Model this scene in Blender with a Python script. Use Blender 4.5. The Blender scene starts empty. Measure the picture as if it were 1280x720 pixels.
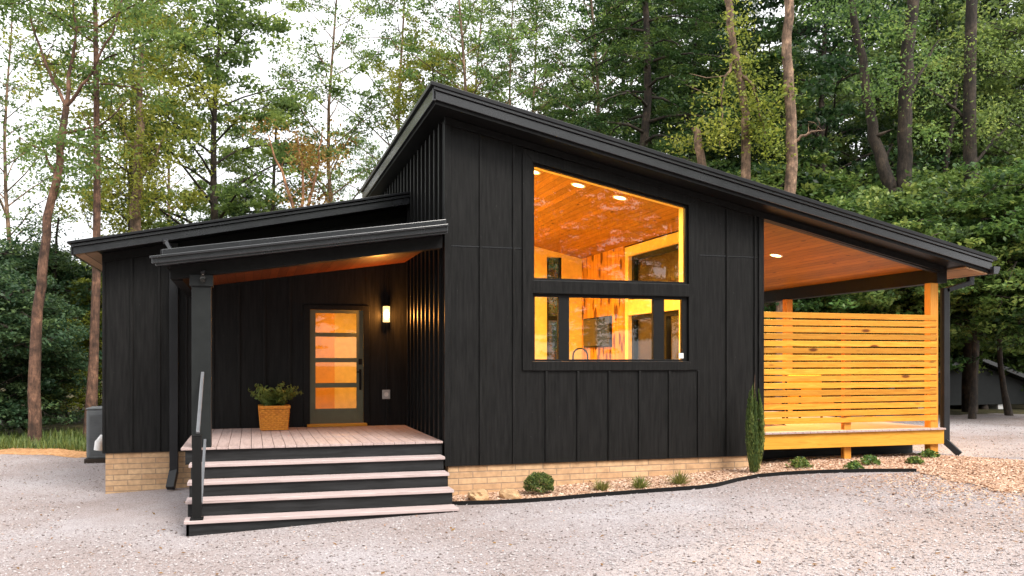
import bpy, bmesh, math, random
import numpy as np
from mathutils import Vector, Matrix, noise as mnoise

R = math.radians
sc = bpy.context.scene
COL = sc.collection

# ------------------------------------------------------------------ camera, sky, sun, exposure
EYE = 1.94
cam_d = bpy.data.cameras.new("camera")
cam = bpy.data.objects.new("camera", cam_d)
COL.objects.link(cam)
cam.location = (0, 0, EYE)
cam.rotation_euler = (R(90), 0, R(-16.6))
cam_d.sensor_width = 36
cam_d.lens = 30.77
cam_d.shift_y = 0.0703
cam_d.clip_start = 0.1
cam_d.clip_end = 2000
sc.camera = cam

SUN_EL, SUN_AZ = 50, 156            # azimuth measured from +Y towards +X
world = bpy.data.worlds.new("World")
sc.world = world
world.use_nodes = True
wn, wl = world.node_tree.nodes, world.node_tree.links
wn.clear()
sky = wn.new("ShaderNodeTexSky")
sky.sky_type = 'NISHITA'
sky.sun_disc = False
sky.sun_elevation = R(SUN_EL)
sky.sun_rotation = R(SUN_AZ)
sky.air_density = 1.0
sky.dust_density = 6.0
sky.ozone_density = 1.0
hsv = wn.new("ShaderNodeHueSaturation")
hsv.inputs['Value'].default_value = 1.3
hsv.inputs['Saturation'].default_value = 0.12     # overcast: the blue is veiled by cloud
bg = wn.new("ShaderNodeBackground")
bg.inputs['Strength'].default_value = 0.15
wo = wn.new("ShaderNodeOutputWorld")
wl.new(sky.outputs[0], hsv.inputs['Color'])
# a veil of even cloud over the clear sky, with soft thicker and thinner patches
wtc = wn.new("ShaderNodeTexCoord")
cn = wn.new("ShaderNodeTexNoise"); cn.inputs['Scale'].default_value = 2.2; cn.inputs['Detail'].default_value = 5
wl.new(wtc.outputs['Generated'], cn.inputs['Vector'])
cr = wn.new("ShaderNodeValToRGB")
cr.color_ramp.elements[0].position = .3; cr.color_ramp.elements[0].color = (5.6, 5.75, 6.0, 1)
cr.color_ramp.elements[1].position = .7; cr.color_ramp.elements[1].color = (7.4, 7.4, 7.45, 1)
wl.new(cn.outputs[0], cr.inputs[0])
cm_ = wn.new("ShaderNodeMix"); cm_.data_type = 'RGBA'; cm_.inputs[0].default_value = .8
wl.new(hsv.outputs[0], cm_.inputs[6]); wl.new(cr.outputs[0], cm_.inputs[7])
wl.new(cm_.outputs[2], bg.inputs['Color'])
wl.new(bg.outputs[0], wo.inputs[0])

sun_d = bpy.data.lights.new("sun", 'SUN')
sun_d.energy = 2.0
sun_d.angle = R(24)
sun_d.color = (1.0, 0.93, 0.84)
sun = bpy.data.objects.new("sun", sun_d)
COL.objects.link(sun)
sd = Vector((math.sin(R(SUN_AZ)) * math.cos(R(SUN_EL)), math.cos(R(SUN_AZ)) * math.cos(R(SUN_EL)), math.sin(R(SUN_EL))))
sun.rotation_euler = sd.to_track_quat('Z', 'Y').to_euler()

sc.view_settings.view_transform = 'Standard'
sc.view_settings.look = 'None'
sc.view_settings.gamma = 1
sc.view_settings.use_curve_mapping = False
sc.view_settings.exposure = 1.0
sc.render.engine = 'CYCLES'
sc.cycles.use_denoising = True
sc.cycles.max_bounces = 8
sc.cycles.transparent_max_bounces = 12
sc.cycles.sample_clamp_indirect = 6
sc.cycles.caustics_reflective = False
sc.cycles.caustics_refractive = False

# ------------------------------------------------------------------ materials
def new_mat(name):
    m = bpy.data.materials.new(name)
    m.use_nodes = True
    nt = m.node_tree
    nt.nodes.clear()
    out = nt.nodes.new("ShaderNodeOutputMaterial")
    b = nt.nodes.new("ShaderNodeBsdfPrincipled")
    nt.links.new(b.outputs[0], out.inputs[0])
    return m, nt, b, out

def node(nt, typ, **kw):
    n = nt.nodes.new(typ)
    for k, v in kw.items():
        if k in n.inputs:
            n.inputs[k].default_value = v
        else:
            setattr(n, k, v)
    return n

def coords(nt, scale=(1, 1, 1), which='Object'):
    tc = nt.nodes.new("ShaderNodeTexCoord")
    mp = nt.nodes.new("ShaderNodeMapping")
    mp.inputs['Scale'].default_value = scale
    nt.links.new(tc.outputs[which], mp.inputs[0])
    return mp

def ramp(nt, stops):
    r = nt.nodes.new("ShaderNodeValToRGB")
    e = r.color_ramp.elements
    while len(e) < len(stops):
        e.new(0.5)
    for k, (p, c) in enumerate(stops):
        e[k].position = p
        e[k].color = (*c, 1) if len(c) == 3 else c
    return r

def bump(nt, b, height_socket, strength=0.3, dist=0.01):
    n = nt.nodes.new("ShaderNodeBump")
    n.inputs['Strength'].default_value = strength
    n.inputs['Distance'].default_value = dist
    nt.links.new(height_socket, n.inputs['Height'])
    nt.links.new(n.outputs[0], b.inputs['Normal'])

def noisy(name, c1, c2, scale=(1, 1, 1), nscale=6, rough=0.6, detail=6, bstr=0.25, bdist=0.004, metal=0.0, spec=0.5):
    m, nt, b, _ = new_mat(name)
    mp = coords(nt, scale)
    n = node(nt, "ShaderNodeTexNoise", Scale=nscale, Detail=detail, Roughness=0.6)
    nt.links.new(mp.outputs[0], n.inputs['Vector'])
    r = ramp(nt, [(0.3, c1), (0.72, c2)])
    nt.links.new(n.outputs[0], r.inputs[0])
    nt.links.new(r.outputs[0], b.inputs['Base Color'])
    b.inputs['Roughness'].default_value = rough
    b.inputs['Metallic'].default_value = metal
    b.inputs['Specular IOR Level'].default_value = spec
    if bstr:
        bump(nt, b, n.outputs[0], bstr, bdist)
    return m

def wood_mat(name, c1, c2, c3, grain='x', width=0.0, across='y', rough=0.5, knots=True, tint_by_board=0.25, knot=(.05, .14)):
    """stained boards: grain stretched along one axis; when width is set, boards of that width across another axis"""
    m, nt, b, _ = new_mat(name)
    L = nt.links
    st = {'x': (1.2, 14, 14), 'y': (14, 1.2, 14), 'z': (14, 14, 1.2)}[grain]
    tc = nt.nodes.new("ShaderNodeTexCoord")
    sep = nt.nodes.new("ShaderNodeSeparateXYZ")
    L.new(tc.outputs['Object'], sep.inputs[0])
    src = tc.outputs['Object']
    board = None
    if width:
        d = node(nt, "ShaderNodeMath", operation='DIVIDE')
        d.inputs[1].default_value = width
        L.new(sep.outputs[{'x': 0, 'y': 1, 'z': 2}[across]], d.inputs[0])
        fl = node(nt, "ShaderNodeMath", operation='FLOOR')
        L.new(d.outputs[0], fl.inputs[0])
        fr = node(nt, "ShaderNodeMath", operation='FRACT')
        L.new(d.outputs[0], fr.inputs[0])
        wn_ = node(nt, "ShaderNodeTexWhiteNoise", noise_dimensions='1D')
        L.new(fl.outputs[0], wn_.inputs['W'])
        board = wn_
        off = node(nt, "ShaderNodeVectorMath", operation='MULTIPLY_ADD')
        off.inputs[1].default_value = (7, 7, 7)
        L.new(wn_.outputs['Color'], off.inputs[0])
        L.new(tc.outputs['Object'], off.inputs[2])
        src = off.outputs[0]
        # groove between boards
        a = node(nt, "ShaderNodeMath", operation='COMPARE')
        a.inputs[1].default_value = 0.0
        a.inputs[2].default_value = 0.045
        L.new(fr.outputs[0], a.inputs[0])
        groove = a
    mp = nt.nodes.new("ShaderNodeMapping")
    mp.inputs['Scale'].default_value = st
    L.new(src, mp.inputs[0])
    n = node(nt, "ShaderNodeTexNoise", Scale=1.6, Detail=8, Roughness=0.65, Distortion=1.2)
    L.new(mp.outputs[0], n.inputs['Vector'])
    r = ramp(nt, [(0.25, c1), (0.5, c2), (0.8, c3)])
    L.new(n.outputs[0], r.inputs[0])
    colr = r.outputs[0]
    if knots:
        kk = 5 if knot[0] < .1 else 3.6
        st2 = {'x': (1.6, kk, kk), 'y': (kk, 1.6, kk), 'z': (kk, kk, 1.9)}[grain]
        mp2 = nt.nodes.new("ShaderNodeMapping")
        mp2.inputs['Scale'].default_value = st2
        L.new(src, mp2.inputs[0])
        v = node(nt, "ShaderNodeTexVoronoi", Scale=1.0)
        L.new(mp2.outputs[0], v.inputs['Vector'])
        kr = ramp(nt, [(knot[0], (1, 1, 1)), (knot[1], (0, 0, 0))])
        L.new(v.outputs['Distance'], kr.inputs[0])
        mx = node(nt, "ShaderNodeMix", data_type='RGBA')
        L.new(kr.outputs[0], mx.inputs[0])
        L.new(colr, mx.inputs[6])
        mx.inputs[7].default_value = (c1[0] * .35, c1[1] * .28, c1[2] * .2, 1)
        colr = mx.outputs[2]
    if board is not None:
        hs = nt.nodes.new("ShaderNodeHueSaturation")
        mr = node(nt, "ShaderNodeMapRange")
        mr.inputs[3].default_value = 1 - tint_by_board
        mr.inputs[4].default_value = 1 + tint_by_board
        L.new(board.outputs['Value'], mr.inputs[0])
        L.new(mr.outputs[0], hs.inputs['Value'])
        L.new(colr, hs.inputs['Color'])
        mx2 = node(nt, "ShaderNodeMix", data_type='RGBA')
        L.new(groove.outputs[0], mx2.inputs[0])
        L.new(hs.outputs[0], mx2.inputs[6])
        mx2.inputs[7].default_value = (c1[0] * .25, c1[1] * .22, c1[2] * .2, 1)
        colr = mx2.outputs[2]
    L.new(colr, b.inputs['Base Color'])
    b.inputs['Roughness'].default_value = rough
    b.inputs['Specular IOR Level'].default_value = .25
    bump(nt, b, n.outputs[0], 0.15, 0.003)
    return m

def plain(name, c, rough=0.5, metal=0.0, spec=0.5):
    return noisy(name, tuple(x * .88 for x in c), tuple(min(1, x * 1.1) for x in c), nscale=9, rough=rough, bstr=0.05, metal=metal, spec=spec)

def emit_mat(name, c, s):
    m, nt, b, _ = new_mat(name)
    b.inputs['Base Color'].default_value = (.9, .9, .85, 1)
    b.inputs['Emission Color'].default_value = (*c, 1)
    b.inputs['Emission Strength'].default_value = s
    return m

def glass_mat(name, tint=(0.93, 0.95, 0.94), refl=1.0):
    m, nt, b, out = new_mat(name)
    nt.nodes.remove(b)
    tr = node(nt, "ShaderNodeBsdfTransparent")
    tr.inputs[0].default_value = (*tint, 1)
    gl = node(nt, "ShaderNodeBsdfGlossy")
    gl.inputs['Color'].default_value = (refl, refl, refl, 1)
    gl.inputs['Roughness'].default_value = 0.0
    fr = node(nt, "ShaderNodeFresnel")
    fr.inputs[0].default_value = 1.5
    mx = node(nt, "ShaderNodeMixShader")
    nt.links.new(fr.outputs[0], mx.inputs[0])
    nt.links.new(tr.outputs[0], mx.inputs[1])
    nt.links.new(gl.outputs[0], mx.inputs[2])
    nt.links.new(mx.outputs[0], out.inputs[0])
    return m

def brick_mat(name):
    m, nt, b, _ = new_mat(name)
    L = nt.links
    tc = nt.nodes.new("ShaderNodeTexCoord")
    sep = nt.nodes.new("ShaderNodeSeparateXYZ")
    L.new(tc.outputs['Object'], sep.inputs[0])
    ad = node(nt, "ShaderNodeMath", operation='ADD')
    L.new(sep.outputs[0], ad.inputs[0]); L.new(sep.outputs[1], ad.inputs[1])
    cmb = nt.nodes.new("ShaderNodeCombineXYZ")
    L.new(ad.outputs[0], cmb.inputs[0]); L.new(sep.outputs[2], cmb.inputs[1])
    br = nt.nodes.new("ShaderNodeTexBrick")
    br.inputs['Color1'].default_value = (.50, .31, .17, 1)
    br.inputs['Color2'].default_value = (.60, .40, .23, 1)
    br.inputs['Mortar'].default_value = (.33, .23, .15, 1)
    br.inputs['Scale'].default_value = 1
    br.inputs['Mortar Size'].default_value = 0.008
    br.inputs['Mortar Smooth'].default_value = 0.3
    br.inputs['Brick Width'].default_value = 0.42
    br.inputs['Row Height'].default_value = 0.088
    L.new(cmb.outputs[0], br.inputs['Vector'])
    n = node(nt, "ShaderNodeTexNoise", Scale=14, Detail=6)
    L.new(tc.outputs['Object'], n.inputs['Vector'])
    mx = node(nt, "ShaderNodeMix", data_type='RGBA', blend_type='MULTIPLY')
    mx.inputs[0].default_value = 0.6
    rr = ramp(nt, [(0.3, (.62, .6, .58)), (0.7, (1.15, 1.12, 1.1))])
    L.new(n.outputs[0], rr.inputs[0])
    L.new(br.outputs['Color'], mx.inputs[6]); L.new(rr.outputs[0], mx.inputs[7])
    L.new(mx.outputs[2], b.inputs['Base Color'])
    b.inputs['Roughness'].default_value = .85
    inv = node(nt, "ShaderNodeMath", operation='SUBTRACT')
    inv.inputs[0].default_value = 1
    L.new(br.outputs['Fac'], inv.inputs[1])
    bump(nt, b, inv.outputs[0], 0.6, 0.008)
    return m

def leaf_mat(name, dark, mid, light, transl=0.35):
    m, nt, b, out = new_mat(name)
    L = nt.links
    at = node(nt, "ShaderNodeAttribute", attribute_name='tint')
    oi = nt.nodes.new("ShaderNodeObjectInfo")
    r = ramp(nt, [(0.0, dark), (0.5, mid), (1.0, light)])
    L.new(at.outputs['Fac'], r.inputs[0])
    hs = nt.nodes.new("ShaderNodeHueSaturation")
    mr = node(nt, "ShaderNodeMapRange")
    mr.inputs[3].default_value = 0.482; mr.inputs[4].default_value = 0.515
    L.new(oi.outputs['Random'], mr.inputs[0]); L.new(mr.outputs[0], hs.inputs['Hue'])
    L.new(r.outputs[0], hs.inputs['Color'])
    L.new(hs.outputs[0], b.inputs['Base Color'])
    b.inputs['Roughness'].default_value = 0.5
    b.inputs['Specular IOR Level'].default_value = 0.35
    tl = nt.nodes.new("ShaderNodeBsdfTranslucent")
    h2 = nt.nodes.new("ShaderNodeHueSaturation")
    h2.inputs['Hue'].default_value = 0.485
    h2.inputs['Value'].default_value = 1.5
    L.new(hs.outputs[0], h2.inputs['Color']); L.new(h2.outputs[0], tl.inputs[0])
    mx = node(nt, "ShaderNodeMixShader")
    mx.inputs[0].default_value = transl
    L.new(b.outputs[0], mx.inputs[1]); L.new(tl.outputs[0], mx.inputs[2])
    L.new(mx.outputs[0], out.inputs[0])
    return m

def bark_mat(name, c1, c2):
    m, nt, b, _ = new_mat(name)
    L = nt.links
    mp = coords(nt, (7, 7, 1.6))
    n = node(nt, "ShaderNodeTexNoise", Scale=2.2, Detail=8, Roughness=.7, Distortion=.6)
    L.new(mp.outputs[0], n.inputs['Vector'])
    r = ramp(nt, [(0.3, c1), (0.68, c2)])
    L.new(n.outputs[0], r.inputs[0])
    n2 = node(nt, "ShaderNodeTexNoise", Scale=2.6, Detail=6, Roughness=.7)
    tc = nt.nodes.new("ShaderNodeTexCoord"); L.new(tc.outputs['Object'], n2.inputs['Vector'])
    r2 = ramp(nt, [(0.40, (.32, .31, .29)), (0.55, (.9, .86, .82)), (0.66, (1.7, 1.65, 1.5))])
    L.new(n2.outputs[0], r2.inputs[0])
    mx = node(nt, "ShaderNodeMix", data_type='RGBA', blend_type='MULTIPLY'); mx.inputs[0].default_value = 1
    L.new(r.outputs[0], mx.inputs[6]); L.new(r2.outputs[0], mx.inputs[7])
    L.new(mx.outputs[2], b.inputs['Base Color'])
    b.inputs['Roughness'].default_value = .9
    bump(nt, b, n.outputs[0], .8, .03)
    return m

def chips_mat(name, stops, cell=28, rough=.9, big=((.8, .8, .8), (1.12, 1.1, 1.1)), bigscale=.35, bdist=.02):
    """loose stones or chips: voronoi cells of different colours, plus broad patches"""
    m, nt, b, _ = new_mat(name)
    L = nt.links
    tc = nt.nodes.new("ShaderNodeTexCoord")
    v = node(nt, "ShaderNodeTexVoronoi", Scale=cell)
    L.new(tc.outputs['Object'], v.inputs['Vector'])
    sep = nt.nodes.new("ShaderNodeSeparateColor")
    L.new(v.outputs['Color'], sep.inputs[0])
    r = ramp(nt, stops)
    L.new(sep.outputs[0], r.inputs[0])
    n = node(nt, "ShaderNodeTexNoise", Scale=bigscale, Detail=7, Roughness=.62)
    L.new(tc.outputs['Object'], n.inputs['Vector'])
    r2 = ramp(nt, [(0.32, big[0]), (0.66, big[1])])
    L.new(n.outputs[0], r2.inputs[0])
    mx = node(nt, "ShaderNodeMix", data_type='RGBA', blend_type='MULTIPLY'); mx.inputs[0].default_value = 1
    L.new(r.outputs[0], mx.inputs[6]); L.new(r2.outputs[0], mx.inputs[7])
    L.new(mx.outputs[2], b.inputs['Base Color'])
    b.inputs['Roughness'].default_value = rough
    b.inputs['Specular IOR Level'].default_value = .25
    inv = node(nt, "ShaderNodeMath", operation='SUBTRACT'); inv.inputs[0].default_value = 1
    L.new(v.outputs['Distance'], inv.inputs[1])
    bump(nt, b, inv.outputs[0], .7, bdist)
    return m

M = {}
M['siding'] = noisy('black_stained_siding', (.0035, .0036, .0036), (.0145, .0143, .0139), (9, 9, .7), 3.0, rough=.45, detail=9, bstr=.45, bdist=.004, spec=.17)
def scuff(m, c, amount=.5):
    nt = m.node_tree
    b = next(n for n in nt.nodes if n.type == 'BSDF_PRINCIPLED')
    src = b.inputs['Base Color'].links[0].from_socket
    mp = coords(nt, (26, 26, 3.2))
    n = node(nt, "ShaderNodeTexNoise", Scale=2.0, Detail=9, Roughness=.75)
    nt.links.new(mp.outputs[0], n.inputs['Vector'])
    r = ramp(nt, [(.60, (0, 0, 0)), (.74, (amount,) * 3)])
    nt.links.new(n.outputs[0], r.inputs[0])
    mp2 = coords(nt, (1, 1, 1))
    v = node(nt, "ShaderNodeTexVoronoi", Scale=5.5)
    nt.links.new(mp2.outputs[0], v.inputs['Vector'])
    r2 = ramp(nt, [(.018, (1, 1, 1)), (.034, (0, 0, 0))])
    nt.links.new(v.outputs['Distance'], r2.inputs[0])
    mxx = node(nt, "ShaderNodeMath", operation='MAXIMUM')
    nt.links.new(r.outputs[0], mxx.inputs[0]); nt.links.new(r2.outputs[0], mxx.inputs[1])
    mx = node(nt, "ShaderNodeMix", data_type='RGBA')
    nt.links.new(mxx.outputs[0], mx.inputs[0]); nt.links.new(src, mx.inputs[6]); mx.inputs[7].default_value = (*c, 1)
    nt.links.new(mx.outputs[2], b.inputs['Base Color'])
scuff(M['siding'], (.06, .058, .054), .6)
M['trim'] = noisy('black_trim', (.006, .006, .006), (.012, .012, .0118), (3, 3, 3), 5, rough=.42, bstr=.15, bdist=.002, spec=.15)
M['metal_black'] = noisy('black_metal', (.012, .0125, .014), (.018, .019, .021), nscale=3, rough=.32, bstr=.03, spec=.3)
M['gutter'] = noisy('dark_gutter_metal', (.018, .019, .0215), (.027, .0285, .032), nscale=3, rough=.22, bstr=.03, spec=.9)
M['dark_wood'] = noisy('black_step_boards', (.008, .0084, .0088), (.025, .0265, .028), (.8, 8, 8), 3, rough=.55, bstr=.3, spec=.25)
M['column'] = noisy('dark_grey_column_paint', (.012, .0138, .0138), (.018, .0205, .0205), nscale=4, rough=.5, bstr=.1, spec=.2)
M['deck'] = wood_mat('pinkish_composite_deck', (.28, .205, .19), (.43, .33, .305), (.52, .41, .385), 'y', knots=False, rough=.6)
M['tread'] = wood_mat('pinkish_composite_tread', (.31, .24, .225), (.46, .37, .355), (.55, .45, .435), 'x', knots=False, rough=.6)
M['pine_x'] = wood_mat('yellow_pine_rails', (.46, .165, .013), (.62, .265, .025), (.72, .365, .052), 'x', .1125, 'z', rough=.5, tint_by_board=.28, knot=(.09, .17))
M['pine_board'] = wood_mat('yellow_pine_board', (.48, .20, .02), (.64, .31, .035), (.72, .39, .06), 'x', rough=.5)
M['pine_z'] = wood_mat('orange_pine_post', (.48, .17, .02), (.60, .25, .035), (.66, .32, .05), 'z', rough=.5)
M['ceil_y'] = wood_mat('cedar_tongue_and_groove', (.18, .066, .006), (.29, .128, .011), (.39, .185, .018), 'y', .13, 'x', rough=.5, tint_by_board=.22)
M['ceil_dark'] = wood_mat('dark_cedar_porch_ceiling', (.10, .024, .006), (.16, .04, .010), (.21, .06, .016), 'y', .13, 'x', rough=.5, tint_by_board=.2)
M['ceil_soffit'] = wood_mat('bare_plywood_soffit', (.26, .16, .09), (.33, .21, .12), (.4, .26, .15), 'y', .3, 'x', rough=.8)
M['knotty'] = wood_mat('knotty_board_wall', (.34, .14, .02), (.52, .26, .05), (.64, .38, .10), 'z', .2, 'y', rough=.45, knot=(.27, .36))
M['cream'] = plain('cream_plaster', (.74, .58, .26), .7)
M['ochre'] = plain('ochre_plaster', (.62, .30, .05), .6)
M['floor_in'] = wood_mat('pale_plank_floor', (.42, .32, .22), (.52, .40, .29), (.6, .48, .36), 'y', .16, 'x', rough=.35, knots=False)
M['glass'] = glass_mat('window_glass')
M['glass_dim'] = glass_mat('door_glass', (.95, .93, .88), .8)
M['brick'] = brick_mat('tan_brick')
M['door'] = plain('olive_door_paint', (.12, .13, .075), .45)
M['lamp_glass'] = emit_mat('lit_lamp_glass', (1, .62, .22), 1.15)
M['can_glow'] = emit_mat('lit_downlight_lens', (1, .66, .28), 7)
M['white'] = plain('white_plastic', (.75, .74, .72), .5)
M['steel'] = noisy('bare_steel_plate', (.45, .44, .43), (.6, .59, .57), nscale=6, rough=.35, metal=.9, bstr=.05)
M['rail_metal'] = noisy('grey_powder_coated_rail', (.10, .105, .115), (.14, .145, .155), nscale=6, rough=.3, bstr=.03, spec=.8)
M['screen_grey'] = plain('tv_screen', (.03, .034, .036), .12, spec=.8)
M['ac'] = noisy('grey_condenser_metal', (.10, .11, .115), (.14, .15, .155), nscale=5, rough=.5, bstr=.1)
M['black'] = plain('matte_black', (.009, .009, .009), .6, spec=.15)
M['terracotta_wicker'] = noisy('orange_wicker', (.52, .15, .010), (.86, .36, .03), (14, 14, 14), 2, rough=.6, bstr=.3, bdist=.006)
M['soil'] = noisy('potting_soil', (.02, .014, .01), (.05, .035, .025), nscale=30, rough=.95)
M['rock'] = noisy('tan_stone', (.33, .19, .09), (.60, .40, .22), nscale=5, rough=.85, bstr=.8, bdist=.03)
M['tv_frame'] = M['black']

M['gravel'] = chips_mat('pale_pinkish_gravel', [(0.0, (.23, .20, .198)), (.25, (.37, .335, .332)), (.6, (.44, .402, .40)), (1, (.51, .475, .478))], 84,
                        big=((.72, .62, .57), (1.06, 1.06, 1.09)), bigscale=.32)
M['stone'] = None
M['mulch'] = chips_mat('wood_chip_mulch', [(0, (.26, .14, .085)), (.4, (.48, .31, .21)), (1, (.64, .46, .35))], 48, big=((.75, .7, .66), (1.15, 1.1, 1.05)), bigscale=.9, bdist=.03)
M['litter'] = chips_mat('forest_floor_litter', [(0, (.035, .03, .016)), (.5, (.075, .06, .03)), (1, (.12, .09, .045))], 9, big=((.5, .6, .4), (1.1, 1.1, .9)), bigscale=.2, bdist=.05)
M['dirt'] = chips_mat('orange_dirt', [(0, (.28, .13, .05)), (.5, (.44, .23, .1)), (1, (.58, .34, .17))], 22, bigscale=.5)

M['leaf_green'] = leaf_mat('broad_leaves', (.05, .092, .024), (.12, .195, .05), (.26, .34, .085), .52)
M['leaf_yellow'] = leaf_mat('yellow_green_leaves', (.10, .135, .02), (.21, .26, .04), (.36, .38, .07), .5)
M['leaf_dark'] = leaf_mat('dark_leaves', (.014, .036, .013), (.04, .085, .024), (.11, .17, .045), .35)
M['leaf_hemlock'] = leaf_mat('hemlock_needles', (.016, .042, .014), (.04, .088, .022), (.11, .165, .034), .28)
M['leaf_shrub'] = leaf_mat('understory_leaves', (.028, .066, .018), (.09, .17, .038), (.25, .33, .08), .38)
M['leaf_teal'] = leaf_mat('bluish_shrub_leaves', (.018, .05, .024), (.055, .11, .048), (.14, .22, .08), .35)
M['leaf_dead'] = leaf_mat('browned_leaves', (.10, .05, .015), (.24, .13, .03), (.34, .22, .06), .4)
M['grass'] = leaf_mat('grass_blades', (.04, .07, .015), (.10, .15, .03), (.22, .24, .06), .3)
M['tuft'] = leaf_mat('ornamental_grass', (.06, .09, .02), (.18, .20, .05), (.36, .34, .10), .3)
M['conifer'] = leaf_mat('garden_conifer', (.03, .06, .016), (.08, .13, .03), (.24, .27, .07), .25)
M['bark_dark'] = bark_mat('dark_bark', (.012, .009, .007), (.075, .055, .04))
M['bark_red'] = bark_mat('reddish_pine_bark', (.035, .018, .012), (.24, .13, .085))
M['bark_pale'] = bark_mat('pale_tan_bark', (.07, .045, .03), (.36, .24, .165))
M['bark_orange'] = bark_mat('orange_dead_wood', (.20, .09, .045), (.44, .24, .13))

# ------------------------------------------------------------------ object helpers
def tag(o, label=None, cat=None, group=None, kind=None):
    if label: o['label'] = label
    if cat: o['category'] = cat
    if group: o['group'] = group
    if kind: o['kind'] = kind
    return o

def thing(name, loc, label, cat, group=None, rz=0):
    o = bpy.data.objects.new(name, None)
    o.empty_display_size = .2
    COL.objects.link(o)
    o.location = loc
    o.rotation_euler = (0, 0, rz)
    return tag(o, label, cat, group)

def origin_of(o):
    p = Vector((0, 0, 0))
    while o is not None:
        p = p + o.location
        o = o.parent
    return p

class MB:
    """collects shapes in world coordinates; build() links them as one mesh object"""
    def __init__(s):
        s.v, s.f, s.sm = [], [], []
    def add(s, vs, fs, smooth=False):
        k = len(s.v)
        s.v += [tuple(p) for p in vs]
        s.f += [tuple(i + k for i in f) for f in fs]
        s.sm += [smooth] * len(fs)
        return s
    def box(s, x0, x1, y0, y1, z0, z1):
        vs = [(x, y, z) for z in (z0, z1) for y in (y0, y1) for x in (x0, x1)]
        return s.add(vs, [(0, 2, 3, 1), (4, 5, 7, 6), (0, 1, 5, 4), (2, 6, 7, 3), (0, 4, 6, 2), (1, 3, 7, 5)])
    def prism(s, poly, a0, a1, axis='y'):
        n = len(poly)
        def mk(p, a):
            if axis == 'y': return (p[0], a, p[1])
            if axis == 'x': return (a, p[0], p[1])
            return (p[0], p[1], a)
        vs = [mk(p, a0) for p in poly] + [mk(p, a1) for p in poly]
        fs = [tuple(range(n)), tuple(range(2 * n - 1, n - 1, -1))]
        fs += [(i, (i + 1) % n, (i + 1) % n + n, i + n) for i in range(n)]
        return s.add(vs, fs)
    def obox(s, c, size, rot):
        m = Matrix.Translation(c) @ rot.to_4x4()
        hx, hy, hz = size[0] / 2, size[1] / 2, size[2] / 2
        vs = [m @ Vector((x, y, z)) for z in (-hz, hz) for y in (-hy, hy) for x in (-hx, hx)]
        return s.add(vs, [(0, 2, 3, 1), (4, 5, 7, 6), (0, 1, 5, 4), (2, 6, 7, 3), (0, 4, 6, 2), (1, 3, 7, 5)])
    def bar(s, a, b, w, h):
        """rectangular bar from a to b; w is horizontal width, h the other"""
        a, b = Vector(a), Vector(b)
        d = (b - a); L = d.length; d.normalize()
        side = d.cross(Vector((0, 0, 1)))
        if side.length < 1e-4: side = Vector((1, 0, 0))
        side.normalize()
        up = side.cross(d)
        rot = Matrix((d, side, up)).transposed()
        return s.obox((a + b) / 2, (L, w, h), rot)
    def tube(s, pts, radii, n=10, cap=True):
        pts = [Vector(p) for p in pts]
        if not hasattr(radii, '__len__'): radii = [radii] * len(pts)
        vs, fs = [], []
        ref = Vector((1, 0.2, 0.1))
        for i, p in enumerate(pts):
            d = (pts[min(i + 1, len(pts) - 1)] - pts[max(i - 1, 0)])
            d.normalize()
            a = ref - d * ref.dot(d)
            if a.length < .1: a = Vector((0, 1, 0)) - d * d.y
            a.normalize()
            b = d.cross(a)
            for k in range(n):
                t = 2 * math.pi * k / n
                vs.append(p + (a * math.cos(t) + b * math.sin(t)) * radii[i])
        for i in range(len(pts) - 1):
            for k in range(n):
                fs.append((i * n + k, i * n + (k + 1) % n, (i + 1) * n + (k + 1) % n, (i + 1) * n + k))
        s.add(vs, fs, True)
        if cap:
            m = (len(pts) - 1) * n
            s.add(vs[:n], [tuple(range(n - 1, -1, -1))])
            s.add(vs[m:m + n], [tuple(range(n))])
        return s
    def lathe(s, c, prof, n=24):
        """prof: list of (r, z) from bottom to top about vertical axis at c"""
        pts = []
        for r, z in prof:
            for k in range(n):
                t = 2 * math.pi * k / n
                pts.append((c[0] + r * math.cos(t), c[1] + r * math.sin(t), c[2] + z))
        fs = [(i * n + k, i * n + (k + 1) % n, (i + 1) * n + (k + 1) % n, (i + 1) * n + k) for i in range(len(prof) - 1) for k in range(n)]
        return s.add(pts, fs, True)
    def build(s, name, mat, parent=None, origin=None, bevel=0.0, recalc=True):
        o0 = origin_of(parent) if parent is not None else Vector(origin or (0, 0, 0))
        me = bpy.data.meshes.new(name)
        me.from_pydata([(x - o0.x, y - o0.y, z - o0.z) for x, y, z in s.v], [], s.f)
        me.polygons.foreach_set('use_smooth', s.sm)
        me.materials.append(mat)
        if recalc:
            bm = bmesh.new(); bm.from_mesh(me)
            bmesh.ops.recalc_face_normals(bm, faces=bm.faces)
            bm.to_mesh(me); bm.free()
        me.update()
        o = bpy.data.objects.new(name, me)
        COL.objects.link(o)
        if parent is not None: o.parent = parent
        else: o.location = o0
        if bevel:
            b = o.modifiers.new('bevel', 'BEVEL'); b.width = bevel; b.segments = 2; b.limit_method = 'ANGLE'; b.harden_normals = False
        return o

def copy_tree(o, parent=None):
    c = o.copy()
    COL.objects.link(c)
    if parent is not None: c.parent = parent
    for ch in list(o.children):
        copy_tree(ch, c)
    return c

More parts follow.
